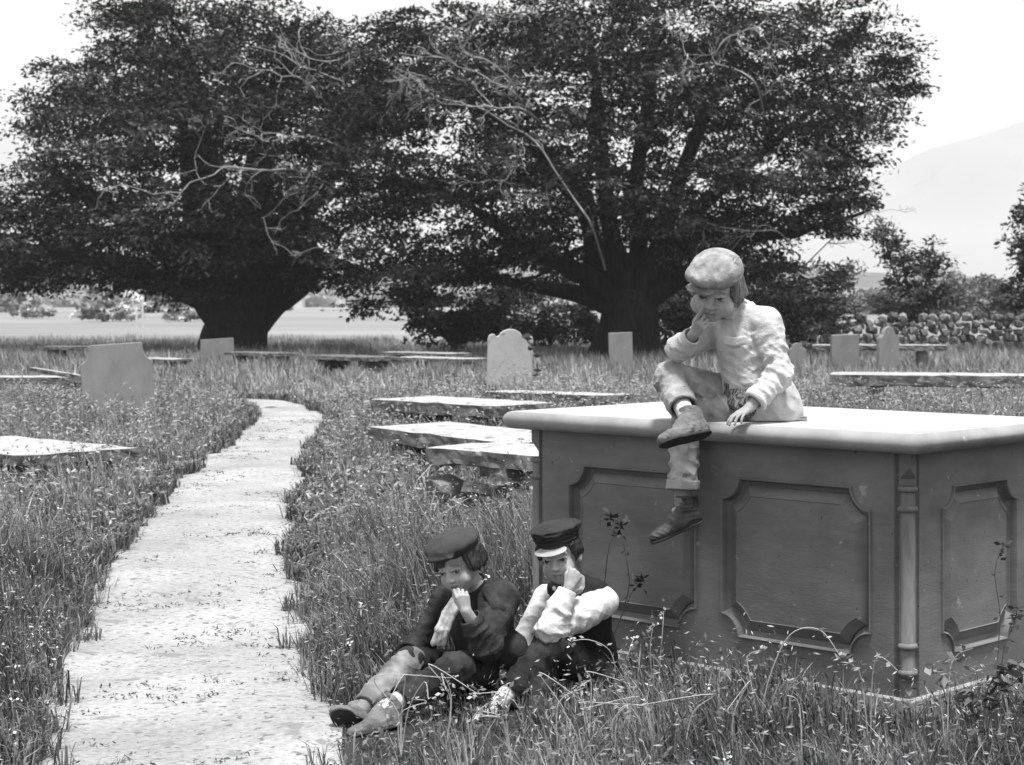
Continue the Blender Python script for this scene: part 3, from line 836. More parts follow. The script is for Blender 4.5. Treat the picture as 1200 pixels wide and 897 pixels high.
def hair_mesh(parent, H, m, locks, shell=(0, -.014, .028, .080, .094, .080), front=.030, low=-.02):
    lo, hi = rng_box([H(0, 0, 0)], .17); F = Fld(lo, hi, .003)
    k = H.k
    F.ell(H(*shell[:3]), [q*k for q in shell[3:]], H.axes(), 0)
    sl_, x, y, z = F.win(F.lo, F.lo+F.n*F.h)
    # keep the region above/behind a slanted plane
    p = H(0, front, low); n = (H.f*.9-H.u*.45).normalized()
    F.put(sl_, ((x-p.x)*n.x+(y-p.y)*n.y+(z-p.z)*n.z).astype(np.float32), 0, 'and')
    for a, b, ra, rb in locks: F.cone(H(*a), H(*b), ra*k, rb*k, .016)
    q = [((x-H.c.x)*v.x+(y-H.c.y)*v.y+(z-H.c.z)*v.z)/k for v in H.axes()]
    th = np.arctan2(q[0], q[1]+.01)
    g_ = np.sin(th*34+q[2]*30+2*np.sin(th*7+q[2]*25))+.6*np.sin(th*61-q[2]*40+3*np.sin(q[2]*40))
    F.D += (.0016*g_*(np.abs(F.D) < .04)).astype(np.float32)
    F.wrinkle(.0012, 60, 5)
    return link('hair', F.mesh('hair'), M[m], parent, True)

def shoe_sock(parent, kn, an, r0, r1, m, frac=.45):
    a = Vector(kn).lerp(Vector(an), frac); lo, hi = rng_box([a, an], .07); F = Fld(lo, hi, .0035)
    F.cone(a, an, r0, r1, .0, fold=(.0022, 5, 1)); F.wrinkle(.0008, 120, 2)
    return link('sock', F.mesh('sock'), M[m], parent, True)

def folded(F, pts, k=.02, amp=.004, waves=2.5, ph=0, **kw):
    for i, ((a, ra), (b, rb)) in enumerate(zip(pts, pts[1:])):
        F.cone(a, b, ra, rb, k, fold=(amp, waves, ph+i*1.7), **kw)

# ================================================================== child on the tomb
def child_on_tomb():
    base = P(893, 496, 7.50)
    e = empty('person', base, 'small child in pale jacket and light cap sitting cross-legged on the tomb top', 'person')
    H = Head(P(838, 340, 7.35), 17, 22, -7, 1.14)
    J = dict(neck=P(861, 364, 7.46), chest=P(873, 404, 7.47), belly=P(884, 450, 7.49), pelvis=P(892, 476, 7.51),
             shL=P(898, 380, 7.40), elL=P(912, 440, 7.33), wrL=P(878, 478, 7.26),
             shR=P(846, 384, 7.58), elR=P(796, 409, 7.44), wrR=P(814, 391, 7.34),
             hipL=P(885, 478, 7.46), knL=P(804, 486, 7.46), anL=P(799, 596, 7.42), toeL=P(768, 612, 7.36),
             hipR=P(880, 470, 7.56), knR=P(786, 443, 7.50), anR=P(806, 491, 7.25), toeR=P(775, 506, 7.22))
    hands_ = [dict(wrist=J['wrL'], d=P(858, 491, 7.20)-J['wrL'], palm=(0, .1, -1), thumb=(-.6, .8, 0), size=.80, curls=((10, 22, 18), (8, 20, 18), (8, 22, 20), (10, 26, 22)), spread=8, thumb_curl=(10, 15)),
              dict(wrist=J['wrR'], d=P(826, 371, 7.27)-J['wrR'], palm=P(842, 362, 7.40)-J['wrR'], thumb=(-.6, 0, .8), size=.86, curls=((2, 8, 6), (60, 75, 45), (70, 80, 50), (72, 80, 50)), spread=3, thumb_curl=(25, 25), thumb_out=30)]
    body = make_body(e, H, J, hands_, chub=1.22)
    # a raised index finger laid along the cheek is part of the curled hand above
    eyes(H, e, (-.25, .15))
    # hair: fair bob below the cap, longest on his left
    lk = []
    r_ = random.Random(3)
    for i in range(26):
        a = -.50+i*.125; sx = 1
        x0, y0 = .078*math.cos(a)*1.0, -.012-.092*math.sin(a)*1.0
        ln = r_.uniform(.045, .065)
        lk.append(((x0*.96, y0*.96, .03), (x0*1.08, y0*1.08, .03-ln), .013, .006))
    for i in range(5): lk.append(((.070, .020-i*.020, .04), (.088+.003*i, .020-i*.022, -.026-.004*(i % 3)), .014, .007))
    hair_mesh(e, H, 'hair_fair', lk, front=.02, low=.02)
    # cap
    lo, hi = rng_box([H(0, 0, .07)], .21); F = Fld(lo, hi, .0032); k = H.k
    F.ell(H(0, -.014, .070), (.092*k, .106*k, .070*k), H.axes(), .01)
    F.ell(H(-.026, .046, .070), (.074*k, .068*k, .040*k), H.axes(), .03)
    F.ell(H(-.008, -.004, .050), (.088*k, .102*k, .030*k), H.axes(), .008)
    for s_ in range(7):     # soft pleats pulled to the front left
        F.cone(H(-.05+.012*s_, .080-.2*abs(-.05+.012*s_), .058), H(-.02+.016*s_, .0, .132), .0045*k, .003*k, .006)
    for q in ((-.066, .074, .068), (-.078, .055, .075), (-.045, .092, .062), (-.02, .1, .06)): F.cone(H(*q), H(q[0]*1.2, q[1]*1.14, q[2]+.004), .007*k, .003*k, .004)
    F.fold_at(H(-.02, .04, .08), H.l+H.u*.4, .13, .005, 60, 41, .2); F.wrinkle(.0005, 45, 11)
    sl_, x, y, z = F.win(F.lo, F.lo+F.n*F.h); p = H(0, 0, .034); n = (-H.u+H.f*.06).normalized()
    F.put(sl_, ((x-p.x)*n.x+(y-p.y)*n.y+(z-p.z)*n.z).astype(np.float32), 0, 'and')
    capo = link('cap', F.mesh('cap'), M['cap_pale'], e, True)
    F = Fld(lo, hi, .0032)
    F.ell(H(-.008, -.006, .050), (.0925*k, .1065*k, .030*k), H.axes(), 0)
    sl_, x, y, z = F.win(F.lo, F.lo+F.n*F.h)
    for zz, sg in ((.060, 1), (.036, -1)):
        p = H(0, 0, zz); n = (H.u*sg).normalized(); F.put(sl_, ((x-p.x)*n.x+(y-p.y)*n.y+(z-p.z)*n.z).astype(np.float32), 0, 'and')
    link('cap_shade_line', F.mesh('cap_shade_line'), M['cap_shade'], capo)  # dark rim strip added for the shade line above the brows
    F = Fld(lo, hi, .003)
    F.ell(H(-.026, .090, .036), (.056*k, .030*k, .0085*k), (H.l, (H.f-H.u*.42).normalized(), (H.u+H.f*.42).normalized()), 0)
    F.wrinkle(.0012, 70, 4)
    link('cap_peak', F.mesh('cap_peak'), M['cap_shade'], capo)
    # jacket
    pts = [J[k_] for k_ in ('neck', 'chest', 'belly', 'pelvis', 'shL', 'elL', 'wrL', 'shR', 'elR', 'wrR', 'hipL')]
    lo, hi = rng_box(pts, .14); F = Fld(lo, hi, .0042)
    side = (J['shL']-J['shR']).normalized()
    F.chain([(J['neck']+Vector((0, 0, -.012)), .066), (J['chest'], .112), (J['belly'], .128), (J['pelvis']+Vector((.01, 0, -.005)), .148)], .03)
    F.cone(J['neck']+Vector((0, 0, -.015)), J['shL']+Vector((-.01, 0, 0)), .060, .062, .03); F.cone(J['neck']+Vector((0, 0, -.01)), J['shR'], .058, .052, .03)
    folded(F, [(J['shL'], .070), (J['elL'], .064), (J['wrL'].lerp(J['elL'], .12), .050)], .02, .005, 2.6, .6)
    folded(F, [(J['shR'], .064), (J['elR'], .054), (J['wrR'].lerp(J['elR'], .05), .037)], .02, .004, 2.4, 2)
    F.cone(P(898, 470, 7.48), P(905, 484, 7.50), .12, .12, .03)      # skirt of the jacket over the hips
    F.fold_at(J['elL'], J['wrL']-J['elL'], .16, .012, 48, 1); F.fold_at(J['elL'].lerp(J['shL'], .55), J['elL']-J['shL'], .14, .010, 40, 2)
    F.fold_at(J['elR'], J['wrR']-J['elR'], .12, .0075, 62, 3); F.fold_at(P(862, 440, 7.36), Vector((.8, 0, .35)), .17, .0080, 40, 4, .3); F.fold_at(P(900, 470, 7.40), Vector((1, .2, .1)), .15, .0080, 42, 5, .3)
    F.fold_at(P(868, 396, 7.36), Vector((.9, 0, .4)), .12, .0055, 52, 6, .3)
    F.wrinkle(.0013, 22, 6)
    sl_, x, y, z = F.win(F.lo, F.lo+F.n*F.h)
    zb = 1.054
    F.put(sl_, (zb-z+0*x+0*y).astype(np.float32), 0, 'and')
    # front opening: dark gap between the jacket edges and over the lap
    F.cone(P(836, 404, 7.27), P(838, 448, 7.20), .014, .052, .01, 'sub')
    for wr, el in (('wrL', 'elL'), ('wrR', 'elR')):
        F.cut(J[wr].lerp(J[el], .16), J[wr]-J[el], R_=.085)
        F.cone(J[wr].lerp(J[el], -.1), J[wr].lerp(J[el], .35), .034 if wr == 'wrL' else .027, .03, 0, 'sub')
    # open neck
    F.cone(H(0, -.02, -.03), J['neck']+Vector((0, 0, -.01)), .052*k, .050, .006, 'sub')
    jk = link('jacket', F.mesh('jacket'), M['coat_pale'], e, True)
    # collar and pocket flap
    lo, hi = rng_box([J['neck'], P(858, 398, 7.3)], .12); F = Fld(lo, hi, .0035)
    ring = [J['neck']+Vector((.074*math.cos(t), .066*math.sin(t), .004+.016*math.sin(t))) for t in np.linspace(-2.2, 3.2, 14)]
    for a, b in zip(ring, ring[1:]): F.cone(a, b, .012, .012, .008, flat=((0, 0, 1), 2.0))
    link('collar', F.mesh('collar'), M['coat_pale'], jk)
    lo, hi = rng_box([P(862, 404, 7.28)], .09); F = Fld(lo, hi, .0032)
    pc = [P(850, 402, 7.375), P(861, 404, 7.36), P(873, 402, 7.34)]
    for dz in (0, .010, .020):
        for a, b in zip(pc, pc[1:]): F.cone(a+Vector((0, 0, dz)), b+Vector((0, 0, dz)), .0085, .0085, .004)
    link('pocket_flap', F.mesh('pocket_flap'), M['coat_pale'], jk)
    # dark waistcoat seen in the opening, shirt tail
    lo, hi = rng_box([J['chest'], J['pelvis'], P(840, 450, 7.3)], .16); F = Fld(lo, hi, .0045)
    F.chain([(J['chest']+Vector((-.02, .02, 0)), .080), (J['belly']+Vector((-.035, -.01, 0)), .090), (P(872, 474, 7.43), .075)], .02)
    F.wrinkle(.002, 40, 9); sl_, x, y, z = F.win(F.lo, F.lo+F.n*F.h); F.put(sl_, (1.056-z+0*x+0*y).astype(np.float32), 0, 'and')
    link('waistcoat', F.mesh('waistcoat'), M['striped'], e, True)
    # dark striped edge of waistcoat and jacket lining across the lap
    lo, hi = rng_box([P(812, 445, 7.3), P(868, 486, 7.2)], .07); F = Fld(lo, hi, .0032)
    st = [P(808, 430, 7.45), P(822, 446, 7.425), P(836, 462, 7.405), P(852, 472, 7.385), P(866, 484, 7.35)]
    for dx in (0, .024):
        for a, b in zip(st, st[1:]): F.cone(a+Vector((dx, 0, dx*.6)), b+Vector((dx, 0, dx*.6)), .0075, .0075, .004, flat=((0, 1, 0), .5))
    link('jacket_edge_stripes', F.mesh('jacket_edge_stripes'), M['dark_coat'], e, True)
    # trousers
    pts = [J[k_] for k_ in ('pelvis', 'hipL', 'knL', 'anL', 'hipR', 'knR', 'anR')]
    lo, hi = rng_box(pts, .12); F = Fld(lo, hi, .0042)
    F.cone(J['hipR'], J['knR'], .078, .070, .02, fold=(.005, 2.2, .3)); 
    F.cone(J['knR'], J['anR'].lerp(J['knR'], .22), .070, .062, .025, fold=(.004, 1.6, 1.2))
    F.cone(J['hipL']+Vector((0, 0, .01)), J['knL']+Vector((.01, 0, 0)), .072, .060, .02, fold=(.005, 2.2, 1.9))
    F.cone(J['knL'], J['knL'].lerp(J['anL'], .80), .060, .064, .02, fold=(.004, 2.8, .9))
    F.cone(J['pelvis'], J['hipL'], .09, .08, .02)
    F.fold_at(J['knR'], J['anR']-J['knR'], .15, .011, 46, 7); F.fold_at(J['knL'].lerp(J['anL'], .5), Vector((.4, 0, 1)), .16, .010, 46, 8); F.fold_at(P(840, 462, 7.40), Vector((1, 0, .6)), .17, .010, 42, 9)
    F.wrinkle(.0017, 32, 3)
    cutp = J['knL'].lerp(J['anL'], .80); F.cut(cutp, J['anL']-J['knL'], R_=.10)
    F.cone(cutp.lerp(J['knL'], .15), cutp+Vector((0, 0, -.05)), .050, .052, 0, 'sub')
    cutp = J['anR'].lerp(J['knR'], .26); F.cut(cutp, J['anR']-J['knR'], R_=.10)
    F.cone(cutp.lerp(J['knR'], .1), cutp.lerp(J['anR'], .5), .048, .050, 0, 'sub')
    tr = link('trousers', F.mesh('trousers'), M['trouser_pale'], e, True)
    for an, kn in (('anL', 'knL'),):
        lo, hi = rng_box([J['knL'].lerp(J['anL'], .77)], .1); F = Fld(lo, hi, .0035)
        c0 = J['knL'].lerp(J['anL'], .70); c1 = J['knL'].lerp(J['anL'], .805)
        F.cone(c0, c1, .067, .068, 0); F.cut(c1, c1-c0, R_=.09); F.cut(c0, c0-c1, R_=.09); F.cone(c0.lerp(c1, -1), c0.lerp(c1, 2), .054, .054, 0, 'sub'); F.wrinkle(.0012, 50, 8)
        link('turn_up', F.mesh('turn_up'), M['trouser_pale'], tr)
    shoe_sock(e, J['knL'], J['anL'], .040, .031, 'sock', .62)
    shoe_sock(e, J['knR'], J['anR'], .041, .032, 'sock_pale', .45)
    boot('boot', e, J['anL'], P(752, 622, 7.36)-P(800, 600, 7.42), J['knL']-J['anL'], 1.08, 'boot', .045)
    boot('boot', e, J['anR'], P(768, 506, 7.16)-P(806, 498, 7.25), Vector((0, .60, .80)), 1.12, 'boot_dusty', .035)
    return e
child_on_tomb()

# flat stick beside the child on the slab
st = rough_block('slate_piece', .16, .05, .018, M['trouser_pale'], None, .002, 4, 10, 3)
st.location = P(922, 490, 7.46); st.location.z = 1.062; st.rotation_euler = (0, 0, -.1)
tag(st, 'flat grey strip lying on the tomb top behind the sitting child', 'strip')

# ================================================================== boy in the dark coat
def boy_in_coat():
    base = G(572, 7.45)
    e = empty('person', base, 'boy in dark coat and soft flat cap sitting in the grass, hand at mouth', 'person')
    H = Head(P(538, 662, 7.12), 27, 15, 12, 1.02)
    J = dict(neck=P(557, 692, 7.20), chest=P(562, 724, 7.25), belly=P(572, 770, 7.35), pelvis=P(578, 788, 7.42),
             shL=P(586, 703, 7.16), elL=P(570, 756, 6.98), wrL=P(546, 716, 6.93),
             shR=P(524, 706, 7.33), elR=P(494, 752, 7.28), wrR=P(474, 769, 7.10),
             hipL=P(576, 790, 7.28), knL=P(534, 784, 6.92), anL=P(448, 832, 6.68), toeL=P(425, 842, 6.62),
             hipR=P(560, 790, 7.44), knR=P(480, 776, 7.05), anR=P(418, 838, 6.80), toeR=P(388, 836, 6.70))
    hands_ = [dict(wrist=J['wrL'], d=P(541, 697, 6.93)-J['wrL'], palm=H(.0, .05, -.06)-J['wrL'], thumb=(-.8, -.2, .5), size=.84, curls=((35, 60, 35), (50, 75, 45), (55, 80, 45), (55, 80, 45)), spread=3, thumb_curl=(15, 15), thumb_out=20),
              dict(wrist=J['wrR'], d=P(455, 777, 7.0)-J['wrR'], palm=(.1, .1, -1), thumb=(.3, -1, 0), size=.85, curls=((30, 40, 25), (32, 45, 25), (36, 45, 25), (38, 48, 28)), spread=5, thumb_curl=(15, 20))]
    make_body(e, H, J, hands_)
    eyes(H, e, (-.1, -.15))
    lk = []; r_ = random.Random(5)
    for i in range(34):
        a = -.62+i*.13
        x0, y0 = .078*math.cos(a), -.012-.090*math.sin(a)
        if y0 > .060 and abs(x0) < .03: pass
        ln = r_.uniform(.03, .055)
        lk.append(((x0*.95, y0*.95, .04), (x0*1.10+r_.uniform(-.006, .006), y0*1.06, .04-ln), .013, .008))
    for x in (-.012, -.002, .006, -.022): lk.append(((x-.008, .078, .060), (x-.016, .088, .030+r_.uniform(-.004, .008)), .008, .0035))
    for i in range(5): lk.append(((.070, .028-i*.020, .045), (.079, .026-i*.022, -.012-.01*(i % 2)), .012, .009))
    hair_mesh(e, H, 'hair_dark', lk, front=.02, low=.02)
    lo, hi = rng_box([H(0, 0, .07)], .22); F = Fld(lo, hi, .0034); k = H.k
    F.ell(H(0, .000, .086), (.105*k, .112*k, .042*k), (H.l, (H.f-H.u*.05).normalized(), (H.u+H.f*.05).normalized()), .01)
    F.ell(H(0, -.01, .062), (.086*k, .100*k, .034*k), H.axes(), .012)
    F.cone(H(-.04, .104, .064), H(.04, .104, .064), .014*k, .014*k, .02, flat=(H.u, .5))
    F.wrinkle(.0012, 34, 2)
    sl_, x, y, z = F.win(F.lo, F.lo+F.n*F.h); p = H(0, 0, .040); n = -H.u
    F.put(sl_, ((x-p.x)*n.x+(y-p.y)*n.y+(z-p.z)*n.z).astype(np.float32), 0, 'and')
    capo = link('cap', F.mesh('cap'), M['brown_cap'], e, True)
    # coat
    pts = [J[k_] for k_ in ('neck', 'chest', 'belly', 'pelvis', 'shL', 'elL', 'wrL', 'shR', 'elR', 'wrR')]
    lo, hi = rng_box(pts, .15); F = Fld(lo, hi, .0045)
    F.chain([(J['neck']+Vector((.0, 0, -.015)), .068), (J['chest'], .122), (J['belly'], .125), (J['pelvis']+Vector((.01, .02, 0)), .125)], .03)
    F.cone(J['neck'], J['shL'], .060, .072, .03); F.cone(J['neck'], J['shR'], .058, .062, .03)
    folded(F, [(J['shL'], .076), (J['elL'], .066), (J['wrL'].lerp(J['elL'], .1), .046)], .02, .006, 2.4, .4)
    folded(F, [(J['shR'], .068), (J['elR'], .056), (J['wrR'].lerp(J['elR'], .1), .046)], .02, .006, 3.0, 1.1)
    F.cone(P(598, 760, 7.2), P(592, 790, 7.24), .07, .07, .04)
    F.fold_at(J['elL'], J['wrL']-J['elL'], .17, .012, 46, 11); F.fold_at(J['shL'].lerp(J['elL'], .5), J['elL']-J['shL'], .15, .011, 40, 12); F.fold_at(J['elR'], J['wrR']-J['elR'], .18, .012, 48, 13); F.fold_at(J['belly'], Vector((.7, 0, .7)), .18, .010, 40, 14)
    F.wrinkle(.0014, 22, 12)
    for wr, el in (('wrL', 'elL'), ('wrR', 'elR')):
        F.cut(J[wr].lerp(J[el], .18), J[wr]-J[el], R_=.09)
        F.cone(J[wr].lerp(J[el], -.1), J[wr].lerp(J[el], .35), .034, .034, 0, 'sub')
    F.cone(H(0, -.02, -.03), J['neck']+Vector((0, 0, -.01)), .054, .052, .006, 'sub')
    F.cone(P(532, 706, 7.08), P(520, 770, 7.12), .026, .036, .01, 'sub')     # open front
    ck = link('coat', F.mesh('coat'), M['dark_coat'], e, True)
    lo, hi = rng_box([J['neck'], P(570, 725, 7.05)], .14); F = Fld(lo, hi, .0038)
    nv = nrm((.25, -1, .25))
    lp = [J['neck']+Vector((-.060, .01, .006)), J['neck']+Vector((-.02, .062, .026)), J['neck']+Vector((.056, .035, .022)), J['neck']+Vector((.066, -.035, .004))]
    for a, b in zip(lp, lp[1:]): F.cone(a, b, .020, .020, .010)
    for q0, q1, r0 in ((P(572, 692, 7.10), P(584, 712, 7.055), .024), (P(584, 712, 7.055), P(570, 730, 7.075), .026), (P(566, 700, 7.10), P(566, 728, 7.08), .022)):
        F.cone(q0, q1, r0, r0, .010, flat=(nv, .45))
    link('lapel', F.mesh('lapel'), M['dark_coat'], ck)
    # shirt collar and hanging scarf
    lo, hi = rng_box([J['neck'], P(520, 760, 7.08)], .1); F = Fld(lo, hi, .0036)
    cr = [J['neck']+Vector((.052*math.cos(t), .050*math.sin(t)-.008, .030+.010*math.sin(t+1))) for t in np.linspace(-2.6, 2.6, 12)]
    for a, b in zip(cr, cr[1:]): F.cone(a, b, .008, .008, .004, flat=((0, 0, 1), 2.2))
    link('shirt_collar', F.mesh('shirt_collar'), M['shirt'], e, True)
    lo, hi = rng_box([P(540, 700, 7.06), P(516, 756, 7.06)], .07); F = Fld(lo, hi, .0034)
    sc_ = [P(537, 702, 7.06), P(527, 718, 7.05), P(519, 738, 7.04), P(514, 754, 7.05)]
    for off in (-.016, 0, .014):
        for a, b in zip(sc_, sc_[1:]): F.cone(a+Vector((off, 0, 0)), b+Vector((off*1.2, 0, 0)), .012, .013, .004)
    F.wrinkle(.0010, 50, 7)
    link('scarf', F.mesh('scarf'), M['scarf'], e, True)
    # trousers
    pts = [J[k_] for k_ in ('pelvis', 'hipL', 'knL', 'anL', 'hipR', 'knR', 'anR')]
    lo, hi = rng_box(pts, .13); F = Fld(lo, hi, .0045)
    F.cone(J['pelvis'], J['hipL'], .10, .09, .02)
    folded(F, [(J['hipL'], .088), (J['knL'], .066), (J['anL'].lerp(J['knL'], .25), .052)], .03, .005, 2.4, .3)
    F.cone(J['hipR'], J['knR'], .082, .062, .02, fold=(.005, 2.2, 2))
    F.fold_at(J['knL'], J['anL']-J['knL'], .17, .011, 46, 15); F.fold_at(J['hipL'], J['knL']-J['hipL'], .22, .012, 38, 16)
    F.wrinkle(.0020, 30, 21)
    cp = J['anL'].lerp(J['knL'], .22); F.cut(cp, J['anL']-J['knL'], R_=.09); F.cone(cp.lerp(J['anL'], .6), cp.lerp(J['knL'], .10), .037, .037, 0, 'sub')
    tr = link('trousers', F.mesh('trousers'), M['dark_trouser'], e, True)
    lo, hi = rng_box([J['knR'], J['anR']], .1); F = Fld(lo, hi, .004)
    F.cone(J['knR'], J['anR'].lerp(J['knR'], .16), .063, .052, .02, fold=(.005, 3, .3)); F.wrinkle(.0026, 36, 2)
    cp = J['anR'].lerp(J['knR'], .16); F.cut(cp, J['anR']-J['knR'], R_=.09); F.cone(cp.lerp(J['anR'], .8), cp.lerp(J['knR'], .10), .036, .036, 0, 'sub')
    tg = link('trouser_leg', F.mesh('trouser_leg'), M['muddy_trouser'], tr); tag(tg, 'worn muddy lower trouser leg')
    shoe_sock(e, J['knL'], J['anL'], .038, .030, 'sock_pale', .6); shoe_sock(e, J['knR'], J['anR'], .038, .030, 'sock', .6)
    boot('boot', e, J['anR'], P(382, 824, 6.62)-P(424, 850, 6.74), P(395, 800, 6.9)-P(412, 850, 6.7), 1.0, 'boot_dusty', .05)
    boot('boot', e, J['anL'], P(380, 862, 6.50)-P(440, 848, 6.62), J['knL']-J['anL']+Vector((0, .05, .12)), 1.0, 'boot_dusty', .05)
    return e
boy_in_coat()

# ================================================================== boy in the waistcoat
def boy_in_waistcoat():
    base = G(690, 7.55)
    e = empty('person', base, 'boy in white shirt, black waistcoat and peaked cap sitting against the tomb, fist on cheek', 'person')
    H = Head(P(656, 652, 7.23), 16, 6, 10, 1.00)
    J = dict(neck=P(676, 690, 7.34), chest=P(680, 722, 7.40), belly=P(686, 765, 7.45), pelvis=P(692, 790, 7.50),
             shL=P(707, 706, 7.30), elL=P(645, 738, 7.06), wrL=P(667, 688, 7.10),
             shR=P(642, 702, 7.50), elR=P(615, 752, 7.36), wrR=P(592, 782, 7.20),
             hipL=P(690, 790, 7.36), knL=P(646, 756, 7.08), anL=P(574, 836, 6.88), toeL=P(560, 846, 6.76),
             hipR=P(672, 792, 7.50), knR=P(640, 770, 7.24), anR=P(630, 812, 6.98), toeR=P(612, 822, 6.84))
    hands_ = [dict(wrist=J['wrL'], d=P(679, 663, 7.12)-J['wrL'], palm=P(676, 655, 7.26)-P(676, 668, 7.08), thumb=(-.6, .3, .4), size=.90, curls=((75, 85, 45), (78, 88, 45), (78, 88, 45), (75, 85, 45)), spread=2, thumb_curl=(35, 30), thumb_out=25),
              dict(wrist=J['wrR'], d=P(578, 796, 7.12)-J['wrR'], palm=(.3, .3, -.9), thumb=(.4, -1, 0), size=.85, curls=((30, 40, 25),)*4, spread=4)]
    make_body(e, H, J, hands_)
    eyes(H, e, (.05, -.02))
    lk = []; r_ = random.Random(8)
    for i in range(30):
        a = -.5+i*.14
        x0, y0 = .076*math.cos(a), -.012-.090*math.sin(a)
        lk.append(((x0*.95, y0*.95, .04), (x0*1.06, y0*1.04, .04-r_.uniform(.02, .045)), .012, .007))
    for i in range(5): lk.append(((.066, .040-i*.014, .045), (.075, .036-i*.016, .016-.006*(i % 2)), .011, .007))
    hair_mesh(e, H, 'hair_dark', lk, front=.012, low=.03)
    # tall peaked cap
    lo, hi = rng_box([H(0, 0, .08)], .21); F = Fld(lo, hi, .0032); k = H.k
    for zz, r1, r2 in ((.050, .084, .096), (.066, .085, .098), (.082, .090, .104), (.098, .098, .112), (.112, .101, .115)):
        F.ell(H(0, -.006, zz), (r1*k, r2*k, .014*k), H.axes(), .010)
    F.ell(H(.004, -.008, .112), (.095*k, .108*k, .024*k), H.axes(), .01)
    F.wrinkle(.0014, 40, 6)
    sl_, x, y, z = F.win(F.lo, F.lo+F.n*F.h); p = H(0, 0, .040); n = -H.u
    F.put(sl_, ((x-p.x)*n.x+(y-p.y)*n.y+(z-p.z)*n.z).astype(np.float32), 0, 'and')
    capo = link('cap', F.mesh('cap'), M['dark_cap'], e, True)
    F = Fld(lo, hi, .0028)
    F.ell(H(-.006, .086, .041), (.066*k, .036*k, .0055*k), (H.l, (H.f-H.u*.45).normalized(), (H.u+H.f*.45).normalized()), 0)
    link('cap_peak', F.mesh('cap_peak'), M['peak'], capo)
    # shirt
    pts = [J[k_] for k_ in ('neck', 'chest', 'belly', 'shL', 'elL', 'wrL', 'shR', 'elR', 'wrR')]
    lo, hi = rng_box(pts, .14); F = Fld(lo, hi, .0042)
    F.chain([(J['neck']+Vector((0, 0, -.015)), .052), (J['chest'], .094), (J['belly'], .095)], .03)
    F.cone(J['neck'], J['shL'], .045, .052, .03); F.cone(J['neck'], J['shR'], .05, .055, .03)
    folded(F, [(J['shL'], .062), (J['shL'].lerp(J['elL'], .5), .068), (J['elL'], .056)], .02, .006, 1.6, .5)
    folded(F, [(J['elL'], .062), (J['wrL'].lerp(J['elL'], .5), .052), (J['wrL'], .038)], .02, .004, 1.5, 2)
    folded(F, [(J['shR'], .060), (J['elR'], .054), (J['wrR'].lerp(J['elR'], .15), .056), (J['wrR'], .040)], .02, .006, 2.2, .2)
    F.fold_at(J['elL'], J['wrL']-J['elL'], .16, .009, 48, 21); F.fold_at(J['shL'].lerp(J['elL'], .5), J['elL']-J['shL'], .15, .007, 42, 22); F.fold_at(J['elR'], J['wrR']-J['elR'], .18, .011, 48, 23)
    F.wrinkle(.0014, 24, 31)
    for wr, el in (('wrL', 'elL'), ('wrR', 'elR')):
        F.cut(J[wr].lerp(J[el], .08), J[wr]-J[el], R_=.07)
        F.cone(J[wr].lerp(J[el], -.15), J[wr].lerp(J[el], .2), .028, .028, 0, 'sub')
    F.cone(H(0, -.02, -.03), J['neck'], .050, .046, .006, 'sub')
    link('shirt', F.mesh('shirt'), M['shirt'], e, True)
    lo, hi = rng_box([J['neck']], .1); F = Fld(lo, hi, .0034)
    cr = [J['neck']+Vector((.050*math.cos(t)-.006, .048*math.sin(t)-.01, .018+.012*math.sin(t))) for t in np.linspace(-2.6, 2.6, 12)]
    for a, b in zip(cr, cr[1:]): F.cone(a, b, .008, .008, .004, flat=((0, 0, 1), 1.8))
    link('neckband', F.mesh('neckband'), M['sock_pale'], e, True)
    # waistcoat
    pts = [J[k_] for k_ in ('neck', 'chest', 'belly', 'pelvis')]
    lo, hi = rng_box(pts, .18); F = Fld(lo, hi, .0042)
    F.chain([(J['neck']+Vector((0, -.005, -.03)), .080), (J['chest']+Vector((-.005, -.012, .01)), .124), (J['belly'], .120), (J['pelvis'], .122)], .03)
    F.cone(J['neck']+Vector((0, .01, -.01)), J['shL'].lerp(J['neck'], .35)+Vector((0, .01, .012)), .062, .066, .02)
    F.cone(J['neck']+Vector((0, .01, -.01)), J['shR'].lerp(J['neck'], .4)+Vector((0, .01, .008)), .060, .058, .02)
    F.wrinkle(.002, 30, 2)
    F.cone(H(0, -.02, -.03), J['neck']+Vector((-.01, -.02, -.01)), .056, .054, .006, 'sub')
    F.cone(J['shL']+Vector((.012, -.02, -.008)), J['shL'].lerp(J['elL'], .6), .058, .066, .004, 'sub')
    F.cone(J['shR']+Vector((-.01, -.03, 0)), J['shR'].lerp(J['elR'], .5), .062, .066, .004, 'sub')
    wc = link('waistcoat', F.mesh('waistcoat'), M['waistcoat'], e, True)
    for q in ((655, 704, 7.268), (651, 722, 7.262)):
        bm = bmesh.new(); bmesh.ops.create_uvsphere(bm, u_segments=10, v_segments=6, radius=.007); bmesh.ops.translate(bm, vec=P(*q), verts=bm.verts)
        link('button', mesh_bm('button', bm, True), M['shirt'], wc)
    pts = [J[k_] for k_ in ('pelvis', 'hipL', 'knL', 'anL', 'hipR', 'knR', 'anR')]
    lo, hi = rng_box(pts, .13); F = Fld(lo, hi, .0045)
    F.cone(J['pelvis'], J['hipL'], .105, .095, .02); F.cone(J['pelvis'], J['hipR'], .105, .09, .02)
    folded(F, [(J['hipL'], .092), (J['knL'], .066), (J['anL'].lerp(J['knL'], .32), .050)], .03, .005, 2.4, .9)
    folded(F, [(J['hipR'], .09), (J['knR'], .066), (J['anR'], .052)], .03, .005, 2.4, 2)
    F.fold_at(J['knL'], J['anL']-J['knL'], .18, .011, 46, 25); F.fold_at(J['hipL'], J['knL']-J['hipL'], .22, .012, 38, 26)
    F.wrinkle(.0020, 30, 41)
